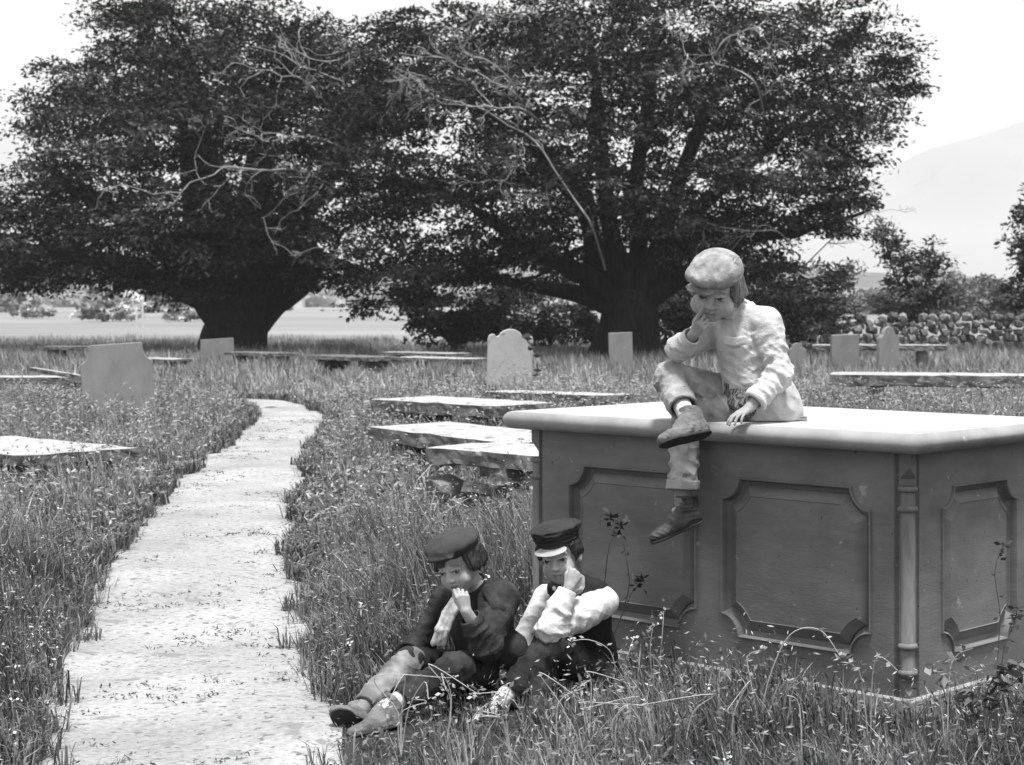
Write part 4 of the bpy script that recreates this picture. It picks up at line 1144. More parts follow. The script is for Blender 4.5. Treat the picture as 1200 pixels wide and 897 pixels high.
    cp = J['anL'].lerp(J['knL'], .30); F.cut(cp, J['anL']-J['knL'], R_=.085); F.cone(cp.lerp(J['anL'], .6), cp.lerp(J['knL'], .10), .036, .036, 0, 'sub')
    link('trousers', F.mesh('trousers'), M['dark_trouser'], e, True)
    shoe_sock(e, J['knL'], J['anL'], .038, .030, 'sock_pale', .55)
    boot('boot', e, J['anL'], P(540, 858, 6.74)-P(566, 846, 6.86), J['knL']-J['anL']+Vector((0, 0, .05)), 1.0, 'boot', .035)
    boot('boot', e, J['anR'], Vector((-.4, -1, -.05)), J['knR']-J['anR']+Vector((0, 0, .1)), 1.0, 'boot', .04)
    return e
boy_in_waistcoat()

# ------------------------------------------------------------------ trees
def tube(bmv, pts, radii, seg=8, flute=0, seedv=0):
    """append a tube to lists; pts list of Vector"""
    V, F = bmv
    base0 = len(V); n = len(pts)
    up = Vector((0, 0, 1)); prev = None
    for i, p in enumerate(pts):
        d = (pts[min(i+1, n-1)]-pts[max(i-1, 0)]).normalized()
        a = d.cross(up if abs(d.z) < .9 else Vector((1, 0, 0))).normalized()
        if prev is not None and a.dot(prev) < 0: a = -a
        prev = a; b = d.cross(a)
        for k in range(seg):
            t = 2*math.pi*k/seg; r = radii[i]*(1+flute*math.sin(t*5+seedv)+flute*.6*math.sin(t*9+i*.3+seedv))
            V.append(tuple(p+a*math.cos(t)*r+b*math.sin(t)*r))
    for i in range(n-1):
        for k in range(seg):
            q = base0+i*seg
            F.append((q+k, q+(k+1) % seg, q+seg+(k+1) % seg, q+seg+k))
def curve(pts, n):
    """catmull-rom"""
    P_ = [pts[0]]+list(pts)+[pts[-1]]; out_ = []
    for i in range(1, len(P_)-2):
        for j in range(n):
            t = j/n
            a, b, c, d = P_[i-1], P_[i], P_[i+1], P_[i+2]
            out_.append(.5*((2*b)+(c-a)*t+(2*a-5*b+4*c-d)*t*t+(3*b-a-3*c+d)*t**3))
    out_.append(pts[-1]); return out_
def leaves_mesh(C_, size, up_bias, asp=.42, tone=(.06, .12), seed=0, droop=.25, outdir=None):
    """C_ (n,3) leaf spray centres; each is a pointed four-cornered spray"""
    r = np.random.default_rng(seed); n = len(C_)
    a = r.normal(size=(n, 3)); a[:, 2] = a[:, 2]*.5-droop
    if outdir is not None: a = a*.8+outdir*.9
    a /= np.linalg.norm(a, axis=1)[:, None]
    b = r.normal(size=(n, 3)); nrm_ = r.normal(size=(n, 3))*.8; nrm_[:, 2] += up_bias
    b = np.cross(a, nrm_); b /= np.linalg.norm(b, axis=1)[:, None]+1e-9
    s = size*r.uniform(.6, 1.35, n)[:, None]
    V = np.stack([C_-a*s*.5, C_+b*s*asp*.5-a*s*.05, C_+a*s*.5, C_-b*s*asp*.5+a*s*.05], 1)
    tn = np.repeat(r.uniform(tone[0], tone[1], n), 4)
    F = np.arange(4*n).reshape(n, 4)
    return V.reshape(-1, 3), F, tn
def crown_points(lobes, d0, n_cl, per, seed, rcl=(.5, .9), flat=.45, shell=.55, fill=.25):
    """lobes: (px, py, rx, ry, depth offset in m, depth radius m) in the picture at distance d0"""
    r = np.random.default_rng(seed); pts = []; outs = []; tns = []
    ar = np.array([l[2]*l[3] for l in lobes], float); ar /= ar.sum()
    mpp = d0/FPX
    for li, l in enumerate(lobes):
        c = np.array(P(l[0], l[1], d0))+np.array([0, l[4], 0]); R_ = np.array([l[2]*mpp, l[5], l[3]*mpp])
        m = int(n_cl*ar[li]); lt = r.uniform(.55, 1.35)
        v = r.normal(size=(m, 3)); v /= np.linalg.norm(v, axis=1)[:, None]
        rad = np.where(r.random(m) < fill, r.uniform(.15, shell, m), r.uniform(shell, 1.0, m))[:, None]; rad = np.where(r.random(m)[:, None] < .12, r.uniform(1.0, 1.28, m)[:, None], rad)
        cc = c+v*R_*rad
        for q, o in zip(cc, v):
            k = int(per*r.uniform(.5, 1.4)); rc = r.uniform(*rcl)
            u = r.normal(size=(k, 3)); u /= np.linalg.norm(u, axis=1)[:, None]; u *= (r.random(k)**.45)[:, None]
            w_ = u*np.array([rc, rc, rc*flat])
            w_[:, 2] -= .22*(w_[:, 0]**2+w_[:, 1]**2)/rc       # sprays droop at the rim
            pts.append(q+w_); outs.append(np.repeat(o[None], k, 0)*.6+u*.6); tns.append(np.full(k, lt*(.30+1.9*r.random()**2.2)))  # few bright clumps among dark ones, sunlit foliage imitated in leaf tone
    return np.concatenate(pts), np.concatenate(outs), np.concatenate(tns)
def make_tree(name, label, cat, base_px, d0, lobes, trunk, limbs, n_cl, per, leaf, tone, seed, group=None, bare=None, rcl=(.5, .9), up=.9, flute=.05, droop=.25, asp=.42, fill=.25, m='yew', seg=18, shell=.55, flat=.45):
    b = P(base_px, 400, d0); e = empty(name, (b.x, d0, 0), label, cat, group)
    tp = [P(x, y, d0+dz) for x, y, r, dz in trunk]; tp[0].z = -.15
    V, F = [], []
    tc = curve(tp, 5); rr = np.interp(np.linspace(0, 1, len(tc)), np.linspace(0, 1, len(trunk)), [t[2] for t in trunk])
    tube((V, F), tc, rr, 36 if flute else 10, flute, seed)
    link('trunk', mesh_np('trunk', np.array(V), np.array(F), True), M['bark'], e, True)
    for lb in limbs:
        V, F = [], []
        pts = curve([P(x, y, d0+dz) for x, y, r, dz in lb], 5)
        rr = np.interp(np.linspace(0, 1, len(pts)), np.linspace(0, 1, len(lb)), [t[2] for t in lb])
        tube((V, F), pts, rr, 10, .06, seed)
        r_ = random.Random(int(lb[0][0]*7+lb[-1][1]))
        for k in range(5):     # side branches
            i = r_.randrange(len(pts)//3, len(pts)); p = pts[i]; dirv = Vector((r_.uniform(-1, 1), r_.uniform(-1, 1), r_.uniform(-.1, .8))).normalized()
            ln = r_.uniform(.8, 2.2)*(rr[0]/.35 if rr[0] < .35 else 1)
            bp = [p+dirv*ln*t+Vector((r_.uniform(-.1, .1), r_.uniform(-.1, .1), r_.uniform(-.08, .08)))*ln*(t > 0) for t in (0, .25, .5, .75, 1)]
            tube((V, F), curve(bp, 2), np.linspace(max(.02, rr[i]*.5), .012, 9), 6)
        link('limb', mesh_np('limb', np.array(V), np.array(F), True), M['bark'], e, True)
    C_, O, CT = crown_points(lobes, d0, n_cl, per, seed, rcl, fill=fill, shell=shell, flat=flat)
    keep = C_[:, 2] > .25; C_, O, CT = C_[keep], O[keep], CT[keep]
    V, F, tn = leaves_mesh(C_, leaf, up, asp, tone, seed, droop, O); tn = tn*np.repeat(CT, 4)
    crown = link('crown', mesh_np('crown', V, F, False, {'tone': tn}), M[m], e, True); crown['kind'] = 'stuff'
    print(name, len(F))
    if bare:
        r_ = random.Random(seed)
        def twig(V, F, p, dv, ln, r0, lvl):
            n_ = 5; pts = [p]
            for s in range(n_):
                dv = (dv+Vector((r_.uniform(-.5, .5), r_.uniform(-.3, .3), r_.uniform(-.5, .45)))).normalized(); pts.append(pts[-1]+dv*ln/n_)
            tube((V, F), pts, np.linspace(r0, max(.005, r0*.35), n_+1), 4)
            if lvl:
                for _ in range(r_.randint(2, 4)):
                    i = r_.randrange(1, n_+1); twig(V, F, pts[i], (dv+Vector((r_.uniform(-1, 1), r_.uniform(-.5, .5), r_.uniform(-1, 1)))).normalized(), ln*r_.uniform(.35, .6), r0*.55, lvl-1)
        for bb in bare:
            dz, r0 = bb[0]-.4, bb[1]*.56
            ctl = []
            for q0, q1 in zip(bb[2:], bb[3:]):
                ctl += [q0, ((q0[0]+q1[0])/2+r_.uniform(-4, 4), (q0[1]+q1[1])/2+r_.uniform(-4, 4))]
            ctl.append(bb[-1])
            pts = [P(x, y, d0+dz+r_.uniform(-.15, .15)) for x, y in ctl]; st0 = pts[0]-pts[1]; st0.normalize()
            pts = curve([pts[0]+st0*.9+Vector((0, 2.6, -.35)), pts[0]+st0*.35+Vector((0, .9, -.08))]+pts, 2); V, F = [], []
            tube((V, F), pts, np.linspace(r0, r0*.3, len(pts)), 6)
            for k in range(r_.randint(5, 8)):
                i = r_.randrange(2, len(pts)); t0 = (pts[i]-pts[i-1]).normalized()
                twig(V, F, pts[i], (t0*.8+Vector((r_.uniform(-.9, .9), r_.uniform(-.5, .2), r_.uniform(-.9, .7)))).normalized(), r_.uniform(.3, 1.1), r0*.5, 2)
            o = link('bare_branch', mesh_np('bare_branch', np.array(V), np.array(F), True), M['deadwood'], e, True)
            tag(o, 'bleached leafless branch')
    return e

# left yew
LY = [(215, 60, 110, 62, 0, 4.5), (320, 55, 105, 60, 0, 4.5), (120, 110, 75, 55, 0, 3.5), (60, 130, 46, 42, 0, 2.5), (165, 20, 60, 40, 0, 3), (400, 80, 90, 60, 0, 4),
      (40, 245, 75, 50, -1, 3), (120, 200, 85, 50, -2, 3), (190, 150, 105, 62, -2.4, 3), (300, 140, 110, 70, -2.4, 3), (400, 170, 90, 70, -2, 3),
      (-60, 250, 70, 80, 0, 4), (30, 300, 75, 38, -1, 3), (120, 280, 85, 48, -2, 3), (210, 255, 90, 60, -3, 3), (310, 240, 90, 60, -3, 3), (400, 270, 90, 52, -2, 3), 
      (90, 322, 46, 20, -1, 2), (40, 318, 45, 22, 0, 2), (165, 325, 46, 20, -1, 2), (205, 318, 55, 26, -2, 2), (250, 330, 70, 22, 0, 3), (340, 318, 40, 24, -1, 2.4), (270, 300, 95, 40, -1, 4), (395, 330, 40, 24, -1, 2), (425, 355, 26, 22, -1, 1.6)]
LT = [(272, 422, 1.05, 0), (272, 405, .98, 0), (276, 385, .90, 0), (278, 362, 1.25, 0), (280, 335, 1.9, 0), (282, 300, 2.4, 0), (285, 250, 1.4, 0)]
LL = [[(270, 340, .7, -.3), (225, 310, .5, -.5), (170, 270, .35, -1), (100, 230, .2, -1), (50, 190, .08, -1)],
      [(285, 330, .7, 0), (330, 280, .5, 0), (380, 210, .32, 0), (430, 150, .2, 0), (460, 90, .08, 0)],
      [(275, 320, .7, 0), (255, 240, .5, .3), (235, 160, .34, .3), (225, 90, .2, .3), (200, 40, .08, .3)],
      [(285, 320, .7, 0), (300, 230, .5, .3), (310, 150, .34, .3), (330, 80, .2, .3), (350, 20, .08, .3)],
      [(262, 350, .6, 0), (215, 335, .42, -.5), (160, 315, .3, -1.2), (90, 300, .2, -2), (10, 290, .08, -2)],
      [(290, 350, .5, 0), (325, 330, .35, -1), (360, 315, .25, -1.5), (400, 310, .15, -2), (440, 330, .06, -2)],
      [(230, 250, .4, 0), (218, 130, .26, 0), (222, 95, .2, 0), (160, 60, .1, 0)]]
LB = [(-4.6, .055, (470, 118), (420, 104), (372, 84), (335, 66), (296, 54)), (-4.8, .04, (446, 108), (434, 126), (424, 142), (414, 152)),
      (-4.6, .045, (352, 92), (330, 90), (300, 82), (270, 74)), (-5, .05, (392, 170), (352, 160), (312, 166), (280, 152), (262, 136)),
      (-5.4, .055, (338, 198), (300, 199), (262, 196), (236, 210), (212, 226), (180, 228), (150, 218)), (-5.4, .035, (284, 200), (262, 216), (240, 216), (230, 196), (232, 182)),
      (-5.4, .045, (437, 218), (422, 248), (410, 270), (401, 293), (370, 290), (345, 300), (318, 284)), (-5, .03, (366, 200), (348, 226), (325, 242), (305, 256)),
      (-5, .03, (384, 204), (372, 226), (350, 246), (330, 258)), (-4.8, .035, (410, 62), (380, 72), (352, 62), (330, 40)), (-4.4, .03, (350, 40), (362, 70), (368, 92))]
make_tree('yew_tree', 'ancient yew with massive flaring black trunk and bleached branches, the left big tree', 'tree', 275, 53.0, LY, LT, LL, 1500, 108, .15, (.014, .085), 21, 'old churchyard yews', LB, rcl=(.45, 1.05), flat=.32)
RY = [(520, 70, 90, 52, 0, 4), (610, 45, 100, 52, 0, 4), (720, 30, 115, 50, 0, 5), (840, 30, 110, 48, 0, 5), (950, 32, 80, 44, 0, 4), (1030, 60, 46, 40, 0, 2.2), (1055, 90, 34, 26, 0, 1.5), (480, 40, 45, 30, 0, 2.4),
      (470, 140, 85, 60, -2, 3), (570, 130, 95, 65, -3, 3), (690, 130, 110, 72, -3, 3), (810, 130, 110, 68, -3, 3), (920, 110, 90, 60, -2, 3), (1000, 140, 48, 48, -1, 2.2),
      (480, 225, 95, 55, -2, 3), (590, 215, 90, 58, -4, 2.5), (700, 220, 90, 52, -4, 2), (830, 215, 100, 46, -3, 2.5), (930, 190, 70, 46, -2, 2.5), (985, 225, 50, 34, -1, 2),
      (520, 290, 75, 38, -1, 3), (600, 290, 60, 30, -3, 2), (880, 255, 95, 36, -2, 2.5), (955, 262, 42, 20, -1, 1.6), (500, 335, 42, 30, -1, 2), (455, 315, 50, 30, -1, 2), (545, 330, 30, 20, 0, 2), (800, 275, 60, 34, -3, 1.6), (860, 300, 60, 34, -2, 2), (640, 262, 60, 30, -4, 1.5), (560, 320, 46, 26, -2, 1.5), (760, 262, 70, 26, -3.5, 1.5), (640, 300, 60, 40, 2.5, 2), (720, 290, 60, 50, 3, 2), (820, 290, 70, 45, 2.5, 2)]
RT = [(735, 428, 1.15, 0), (735, 412, .9, 0), (736, 392, .76, 0), (738, 372, .70, 0), (740, 355, .62, 0), (742, 340, .4, 0)]
RL = [[(722, 352, .34, 0), (690, 325, .27, -.3), (640, 300, .20, -.6), (590, 268, .16, -1), (540, 235, .06, -1.5)],
      [(728, 345, .30, 0), (700, 290, .20, -.3), (680, 230, .24, -.8), (640, 180, .15, -1.5), (600, 140, .05, -2.5)],
      [(735, 340, .34, 0), (718, 280, .24, 0), (708, 210, .20, 0), (700, 120, .16, 0), (690, 30, .06, 0)],
      [(740, 340, .28, .2), (750, 280, .22, .2), (746, 210, .19, 0), (760, 120, .18, 0), (770, 20, .06, 0)],
      [(748, 345, .30, 0), (772, 290, .23, -.2), (790, 230, .19, -.4), (820, 150, .18, -.6), (860, 60, .06, -.6)],
      [(750, 350, .28, 0), (785, 310, .30, -.4), (810, 255, .22, -.8), (870, 200, .14, -1), (950, 130, .05, -1)],
      [(752, 358, .26, 0), (800, 325, .24, -.6), (860, 285, .17, -1.2), (930, 272, .11, -1.6), (975, 262, .06, -1.8), (1020, 246, .03, -1.8)],
      [(720, 360, .34, 0), (680, 345, .24, .3), (620, 335, .16, .4), (560, 325, .09, .5), (520, 330, .04, .5)],
      [(722, 352, .24, .3), (700, 318, .3, .6), (690, 262, .22, .6), (650, 205, .14, -4), (612, 158, .09, -5), (560, 128, .05, -5.2)]]
RB = [(-5.4, .05, (690, 258), (650, 200), (618, 158), (570, 130), (520, 122), (500, 108)), (-5.6, .05, (605, 126), (572, 124), (540, 120), (505, 110)), (-5.2, .045, (596, 104), (558, 84), (520, 68), (468, 62)),
      (-5.2, .04, (600, 96), (570, 70), (545, 60), (528, 32)), (-5.2, .03, (605, 196), (594, 210), (576, 208)), (-5, .04, (885, 97), (850, 78), (820, 76), (806, 68), (800, 45)), (-5, .03, (806, 66), (800, 90), (806, 104), (830, 118)),
      (-5, .03, (610, 10), (590, 20), (560, 14), (540, 30)), (-4, .035, (905, 270), (860, 268), (820, 258), (800, 262)), (-2, .03, (990, 268), (1010, 252), (1024, 246)), (-5, .03, (612, 168), (604, 190), (580, 210)),
      (-4.6, .03, (840, 60), (862, 40), (890, 30), (905, 10)), (-4.6, .03, (780, 20), (800, 40), (806, 68)), (-4.8, .03, (648, 230), (640, 215), (618, 228)), (-4.8, .025, (500, 90), (480, 85), (470, 100))]
make_tree('yew_tree', 'many-stemmed spreading yew behind the sitting child, the right of the two big trees', 'tree', 735, 48.0, RY, RT, RL, 1700, 108, .14, (.013, .08), 33, 'old churchyard yews', RB, rcl=(.4, .95), flute=.10, flat=.32)

def small_tree(name, label, cat, px, d, lobes, trunk, n_cl, per, leaf, tone, seed, group=None, rcl=(.3, .55), limbs=(), **kw):
    return make_tree(name, label, cat, px, d, lobes, trunk, limbs, n_cl, per, leaf, tone, seed, group, None, rcl, flute=0, **kw)
small_tree('shrub', 'dark leafy shrub hanging under the right yew, left of its trunk', 'shrub', 520, 50, [(500, 372, 26, 20, 0, 1.2), (535, 385, 40, 22, 0, 1.4), (560, 372, 30, 26, 0, 1.4), (486, 350, 18, 20, 0, .8)],
           [(530, 420, .12, 0), (532, 400, .09, 0), (530, 380, .05, 0)], 90, 70, .17, (.04, .09), 41, 'undergrowth below the right yew', limbs=[[(530, 405, .05, 0), (512, 385, .03, 0), (500, 370, .02, 0)]])
small_tree('shrub', 'thick mixed bush filling the gap right behind the sitting child under the yew', 'shrub', 890, 52, [(860, 345, 50, 34, 0, 2), (920, 345, 55, 36, 0, 2), (965, 365, 38, 24, 0, 1.6), (900, 375, 70, 20, 0, 2), (985, 330, 22, 22, 0, 1)],
           [(900, 420, .12, 0), (900, 395, .1, 0), (905, 360, .05, 0)], 260, 70, .15, (.08, .2), 42, 'undergrowth below the right yew')
small_tree('shrub', 'low dark bush between the scalloped headstone and the right yew trunk', 'shrub', 650, 53, [(640, 385, 45, 26, 0, 1.6), (600, 350, 40, 26, 2, 1.6), (685, 375, 30, 34, 1, 1.4), (580, 385, 30, 20, 1, 1.3)],
           [(645, 420, .1, 0), (645, 400, .08, 0), (640, 380, .05, 0)], 150, 70, .16, (.05, .13), 43, 'undergrowth below the right yew')
small_tree('shrub', 'dark bush just right of the right yew trunk, behind the child\'s face', 'shrub', 800, 54, [(795, 375, 40, 34, 0, 1.6), (835, 385, 35, 24, 0, 1.4), (780, 345, 30, 30, 1, 1.3)],
           [(800, 420, .1, 0), (800, 400, .08, 0), (800, 380, .05, 0)], 130, 70, .16, (.05, .14), 44, 'undergrowth below the right yew')
small_tree('ash_tree', 'thin open young tree above the field wall, right of the round-topped headstone', 'tree', 1068, 60, [(1046, 288, 28, 26, 0, 1), (1070, 320, 34, 28, 0, 1.2), (1094, 304, 18, 28, 0, .8), (1050, 350, 34, 22, 0, 1.2), (1085, 352, 34, 26, 0, 1.2), (1035, 280, 14, 12, 0, .5), (1100, 345, 22, 20, 0, .8), (1060, 375, 26, 16, 0, 1)],
           [(1072, 425, .12, 0), (1070, 390, .09, 0), (1066, 350, .06, 0), (1056, 300, .03, 0)], 170, 40, .17, (.03, .09), 45, limbs=[[(1068, 370, .05, 0), (1082, 340, .035, 0), (1094, 305, .015, 0)], [(1066, 350, .04, 0), (1048, 320, .03, 0), (1038, 284, .012, 0)]], rcl=(.25, .6), m='yew')
small_tree('bush_tree', 'soft rounded pale bush tree behind the field wall near the right edge', 'tree', 1145, 95, [(1130, 345, 34, 26, 0, 3), (1160, 350, 34, 24, 0, 3), (1110, 360, 30, 18, 0, 2.5), (1185, 362, 28, 16, 0, 2)],
           [(1142, 400, .2, 0), (1142, 380, .15, 0), (1142, 350, .08, 0)], 170, 80, .26, (.10, .18), 46, rcl=(.5, 1.0), m='leafy')
small_tree('hazel_tree', 'tree cut by the right edge of the picture, dark twigs over the field wall', 'tree', 1215, 52, [(1205, 290, 26, 40, 0, 1.2), (1228, 250, 36, 40, 0, 1.4), (1212, 335, 24, 24, 0, 1.2), (1198, 355, 14, 12, 0, .6), (1240, 320, 34, 50, 0, 1.5)],
           [(1222, 425, .13, 0), (1220, 380, .1, 0), (1222, 320, .07, 0), (1218, 260, .03, 0)], 160, 45, .16, (.03, .10), 47, limbs=[[(1220, 360, .05, 0), (1205, 335, .03, 0), (1190, 322, .012, 0)], [(1221, 320, .05, 0), (1204, 290, .03, 0), (1188, 280, .012, 0)]])
for i, (px, py, r, d, tn, lab) in enumerate([(122, 362, 33, 130, (.30, .42), 'small round field tree seen below the left yew, left of the white hut'), (42, 374, 24, 150, (.34, .46), 'faint round tree near the left edge on the far meadow'),
        (218, 368, 26, 130, (.32, .44), 'slim pale field tree just left of the left yew trunk'), (80, 388, 16, 150, (.34, .44), 'smallest bush on the far meadow, right of the faint round tree')]):
    mp = d/FPX; gy = HY+FPX*HC/d  # light leaf tones stand in for haze and glare at this distance
    small_tree('field_tree', lab, 'tree', px, d, [(px, py, r, r*.8, 0, r*mp), (px-r*.6, py+r*.3, r*.6, r*.5, 0, r*mp*.6), (px+r*.6, py+r*.25, r*.6, r*.5, 0, r*mp*.6)],
               [(px, gy, r*mp*.10, 0), (px, (gy+py)/2, r*mp*.07, 0), (px, py, r*mp*.04, 0)], 60, 50, .5, tn, 60+i, 'trees on the far meadow', rcl=(.5*r*mp*.4, .9*r*mp*.4), m='leafy')
for i, (px, py, r, d, lab) in enumerate([(180, 352, 20, 220, 'round hazy tree on the pasture slope, behind the white hut'), (15, 352, 26, 230, 'hazy tree at the far left edge on the pasture slope'), (385, 372, 16, 230, 'small hazy tree on the far meadow between the two yews'), (330, 364, 14, 260, 'tiny hazy tree beside the far white farm buildings')]):
    mp = d/FPX  # foliage lightened as well, haze painted into the leaves
    small_tree('field_tree', lab, 'tree', px, d, [(px, py, r, r*.8, 0, r*mp), (px-r*.6, py+r*.3, r*.6, r*.5, 0, r*mp*.6)], [(px, HY+FPX*HC/d, r*mp*.08, 0), (px, py+r*.5, r*mp*.06, 0), (px, py, r*mp*.03, 0)], 50, 45, .8, (.22, .32), 80+i, 'trees on the far meadow', rcl=(.5*r*mp*.4, .9*r*mp*.4), m='leafy')
# trees and hedges far off, too many to count
def far_wood(name, pxa, pxb, py, h, d, n, tn, seed):
    r = np.random.default_rng(seed); x = r.uniform(pxa, pxb, n); mp = d/FPX
    hh = h*(.5+.5*np.abs(np.sin(x*.11+seed))*np.abs(np.sin(x*.037+1)))
    C_ = np.stack([(x-600)*mp, d+r.uniform(-6, 6, n), HC-(py-HY)*mp+hh*mp*(r.random(n)**.7)], 1)
    V, F, t_ = leaves_mesh(C_, d*.007, .8, .8, tn, seed)
    o = link(name, mesh_np(name, V, F, False, {'tone': t_}), M['leafy']); tag(o, 'far hedges and small woods along the foot of the hills', 'woodland', kind='stuff')
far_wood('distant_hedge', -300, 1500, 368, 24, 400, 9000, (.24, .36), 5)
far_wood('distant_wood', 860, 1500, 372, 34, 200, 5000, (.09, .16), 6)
# posts and hut on the far meadow
for px, y0, y1, lab in ((160, 362, 408, 'shorter of the two white posts beside the white hut'), (167, 350, 408, 'taller of the two white posts beside the white hut')):
    V, F = [], []; d = 75
    b = P(px, 400, d); b.z = 0; t_ = P(px, y0 if px > 162 else 362, d)
    tube((V, F), [b, b.lerp(t_, .5), t_, t_+Vector((0, 0, .04))], [.05, .048, .045, .01], 8)
    tag(link('white_post', mesh_np('white_post', np.array(V), np.array(F)), M['white']), lab, 'post', 'white posts on the far meadow')
hut = empty('white_hut', (P(152, 400, 190).x, 190, 0), 'small white hut with pitched roof on the far meadow, behind the white posts', 'hut')
bm = bmesh.new(); bmesh.ops.create_cube(bm, size=1)
for v in bm.verts: v.co = Vector((v.co.x*2.2, v.co.y*3, (v.co.z+.5)*1.6))
link('wall', mesh_bm('wall', bm), M['white'], hut)
bm = bmesh.new(); vs = [bm.verts.new(c) for c in ((-1.3, -1.7, 1.6), (1.3, -1.7, 1.6), (0, -1.7, 2.5), (-1.3, 1.7, 1.6), (1.3, 1.7, 1.6), (0, 1.7, 2.5))]
for f in ((0, 1, 2), (3, 5, 4), (0, 3, 4, 1), (1, 4, 5, 2), (0, 2, 5, 3)): bm.faces.new([vs[i] for i in f])
link('roof', mesh_bm('roof', bm), M['white'], hut)
bm = bmesh.new(); bmesh.ops.create_cube(bm, size=1)
for v in bm.verts: v.co = Vector((v.co.x*.7, v.co.y*.06-1.53, (v.co.z+.5)*1.3))
link('door', mesh_bm('door', bm), M['headstone'], hut)
# low whitewashed farm buildings at the foot of the far hill
for k, (px, wv, lab) in enumerate(((668, 11, 'long low white farmhouse far away, seen between the two yews'), (330, 9, 'tiny white farm building far off just right of the left yew trunk'), (352, 6, 'smallest far-off white building, right of the tiny farm building'))):
    d = 410; h_ = empty('farmhouse', (P(px, 400, d).x, d-20, 0), lab, 'house', 'white farm buildings far away')
    bm = bmesh.new(); bmesh.ops.create_cube(bm, size=1)
    for v in bm.verts: v.co = Vector((v.co.x*wv, v.co.y*5, (v.co.z+.5)*2.6))
    link('wall', mesh_bm('wall', bm), M['white'], h_)
    bm = bmesh.new(); q = wv/2+.3; vs = [bm.verts.new(c) for c in ((-q, -2.8, 2.6), (q, -2.8, 2.6), (q, 0, 4.2), (-q, 0, 4.2), (q, 2.8, 2.6), (-q, 2.8, 2.6))]
    for f in ((0, 1, 2, 3), (3, 2, 4, 5), (0, 3, 5), (1, 4, 2), (0, 5, 4, 1)): bm.faces.new([vs[i] for i in f])
    link('roof', mesh_bm('roof', bm), M['headstone'], h_)

# ------------------------------------------------------------------ grass, weeds, flowers (uncountable)
def occluded(x, y, pad=0.0):
    """True where blades may not grow"""
    bad = in_poly(x, y, poly)
    c, s = math.cos(TH), math.sin(TH)
    lx = (x-TC.x)*c+(y-TC.y)*s; ly = -(x-TC.x)*s+(y-TC.y)*c
    bad |= (lx > -TLn-pad) & (lx < .0+pad) & (ly > .0-pad) & (ly < TW+pad)
    for (px, py, rot, L, W, zt) in LEDG:
        c, s = math.cos(rot), math.sin(rot); u = (x-px)*c+(y-py)*s; v = -(x-px)*s+(y-py)*c
        bad |= (np.abs(u) < L/2) & (np.abs(v) < W/2)
    return bad
FIG = [(606, 474, 6.4, 7.6), (738, 596, 6.5, 7.9), (480, 365, 6.35, 7.05)]
def height_map(x, y):
    """local grass height in metres"""
    px = 600+FPX*x/y
    h = .36+.12*_n2(x, y, 1.3)+.06*_n2(x, y, 4.1, 2)
    h = h*np.where((px > 400) & (px < 650) & (y > 7.6) & (y < 10.2), 1.15, 1)*np.where(y > 12, .85, 1)
    # short near the path, tall by the tomb's far end
    d = np.full(len(x), 9.0)
    for pl in (Lp, Rp):
        xe = np.interp(y, pl[:200, 1], pl[:200, 0]); d = np.minimum(d, np.abs(x-xe))
    h = h*np.clip(.30+d*1.3, .25, 1)
    return np.clip(h, .08, .62)
def scatter(y0, y1, dens, seed, half=.33, clump=True):
    r = np.random.default_rng(seed)
    A = half*(y1*y1-y0*y0); n = int(A*dens)
    y = np.sqrt(r.uniform(y0*y0, y1*y1, n)); x = r.uniform(-half, half, n)*y
    if clump:
        k = r.random(n) < (.55+.45*_n2(x, y, 2.7, 5)*.8+.2*_n2(x, y, 9.0, 1)); x, y = x[k], y[k]
    k = ~occluded(x, y); return x[k], y[k], r
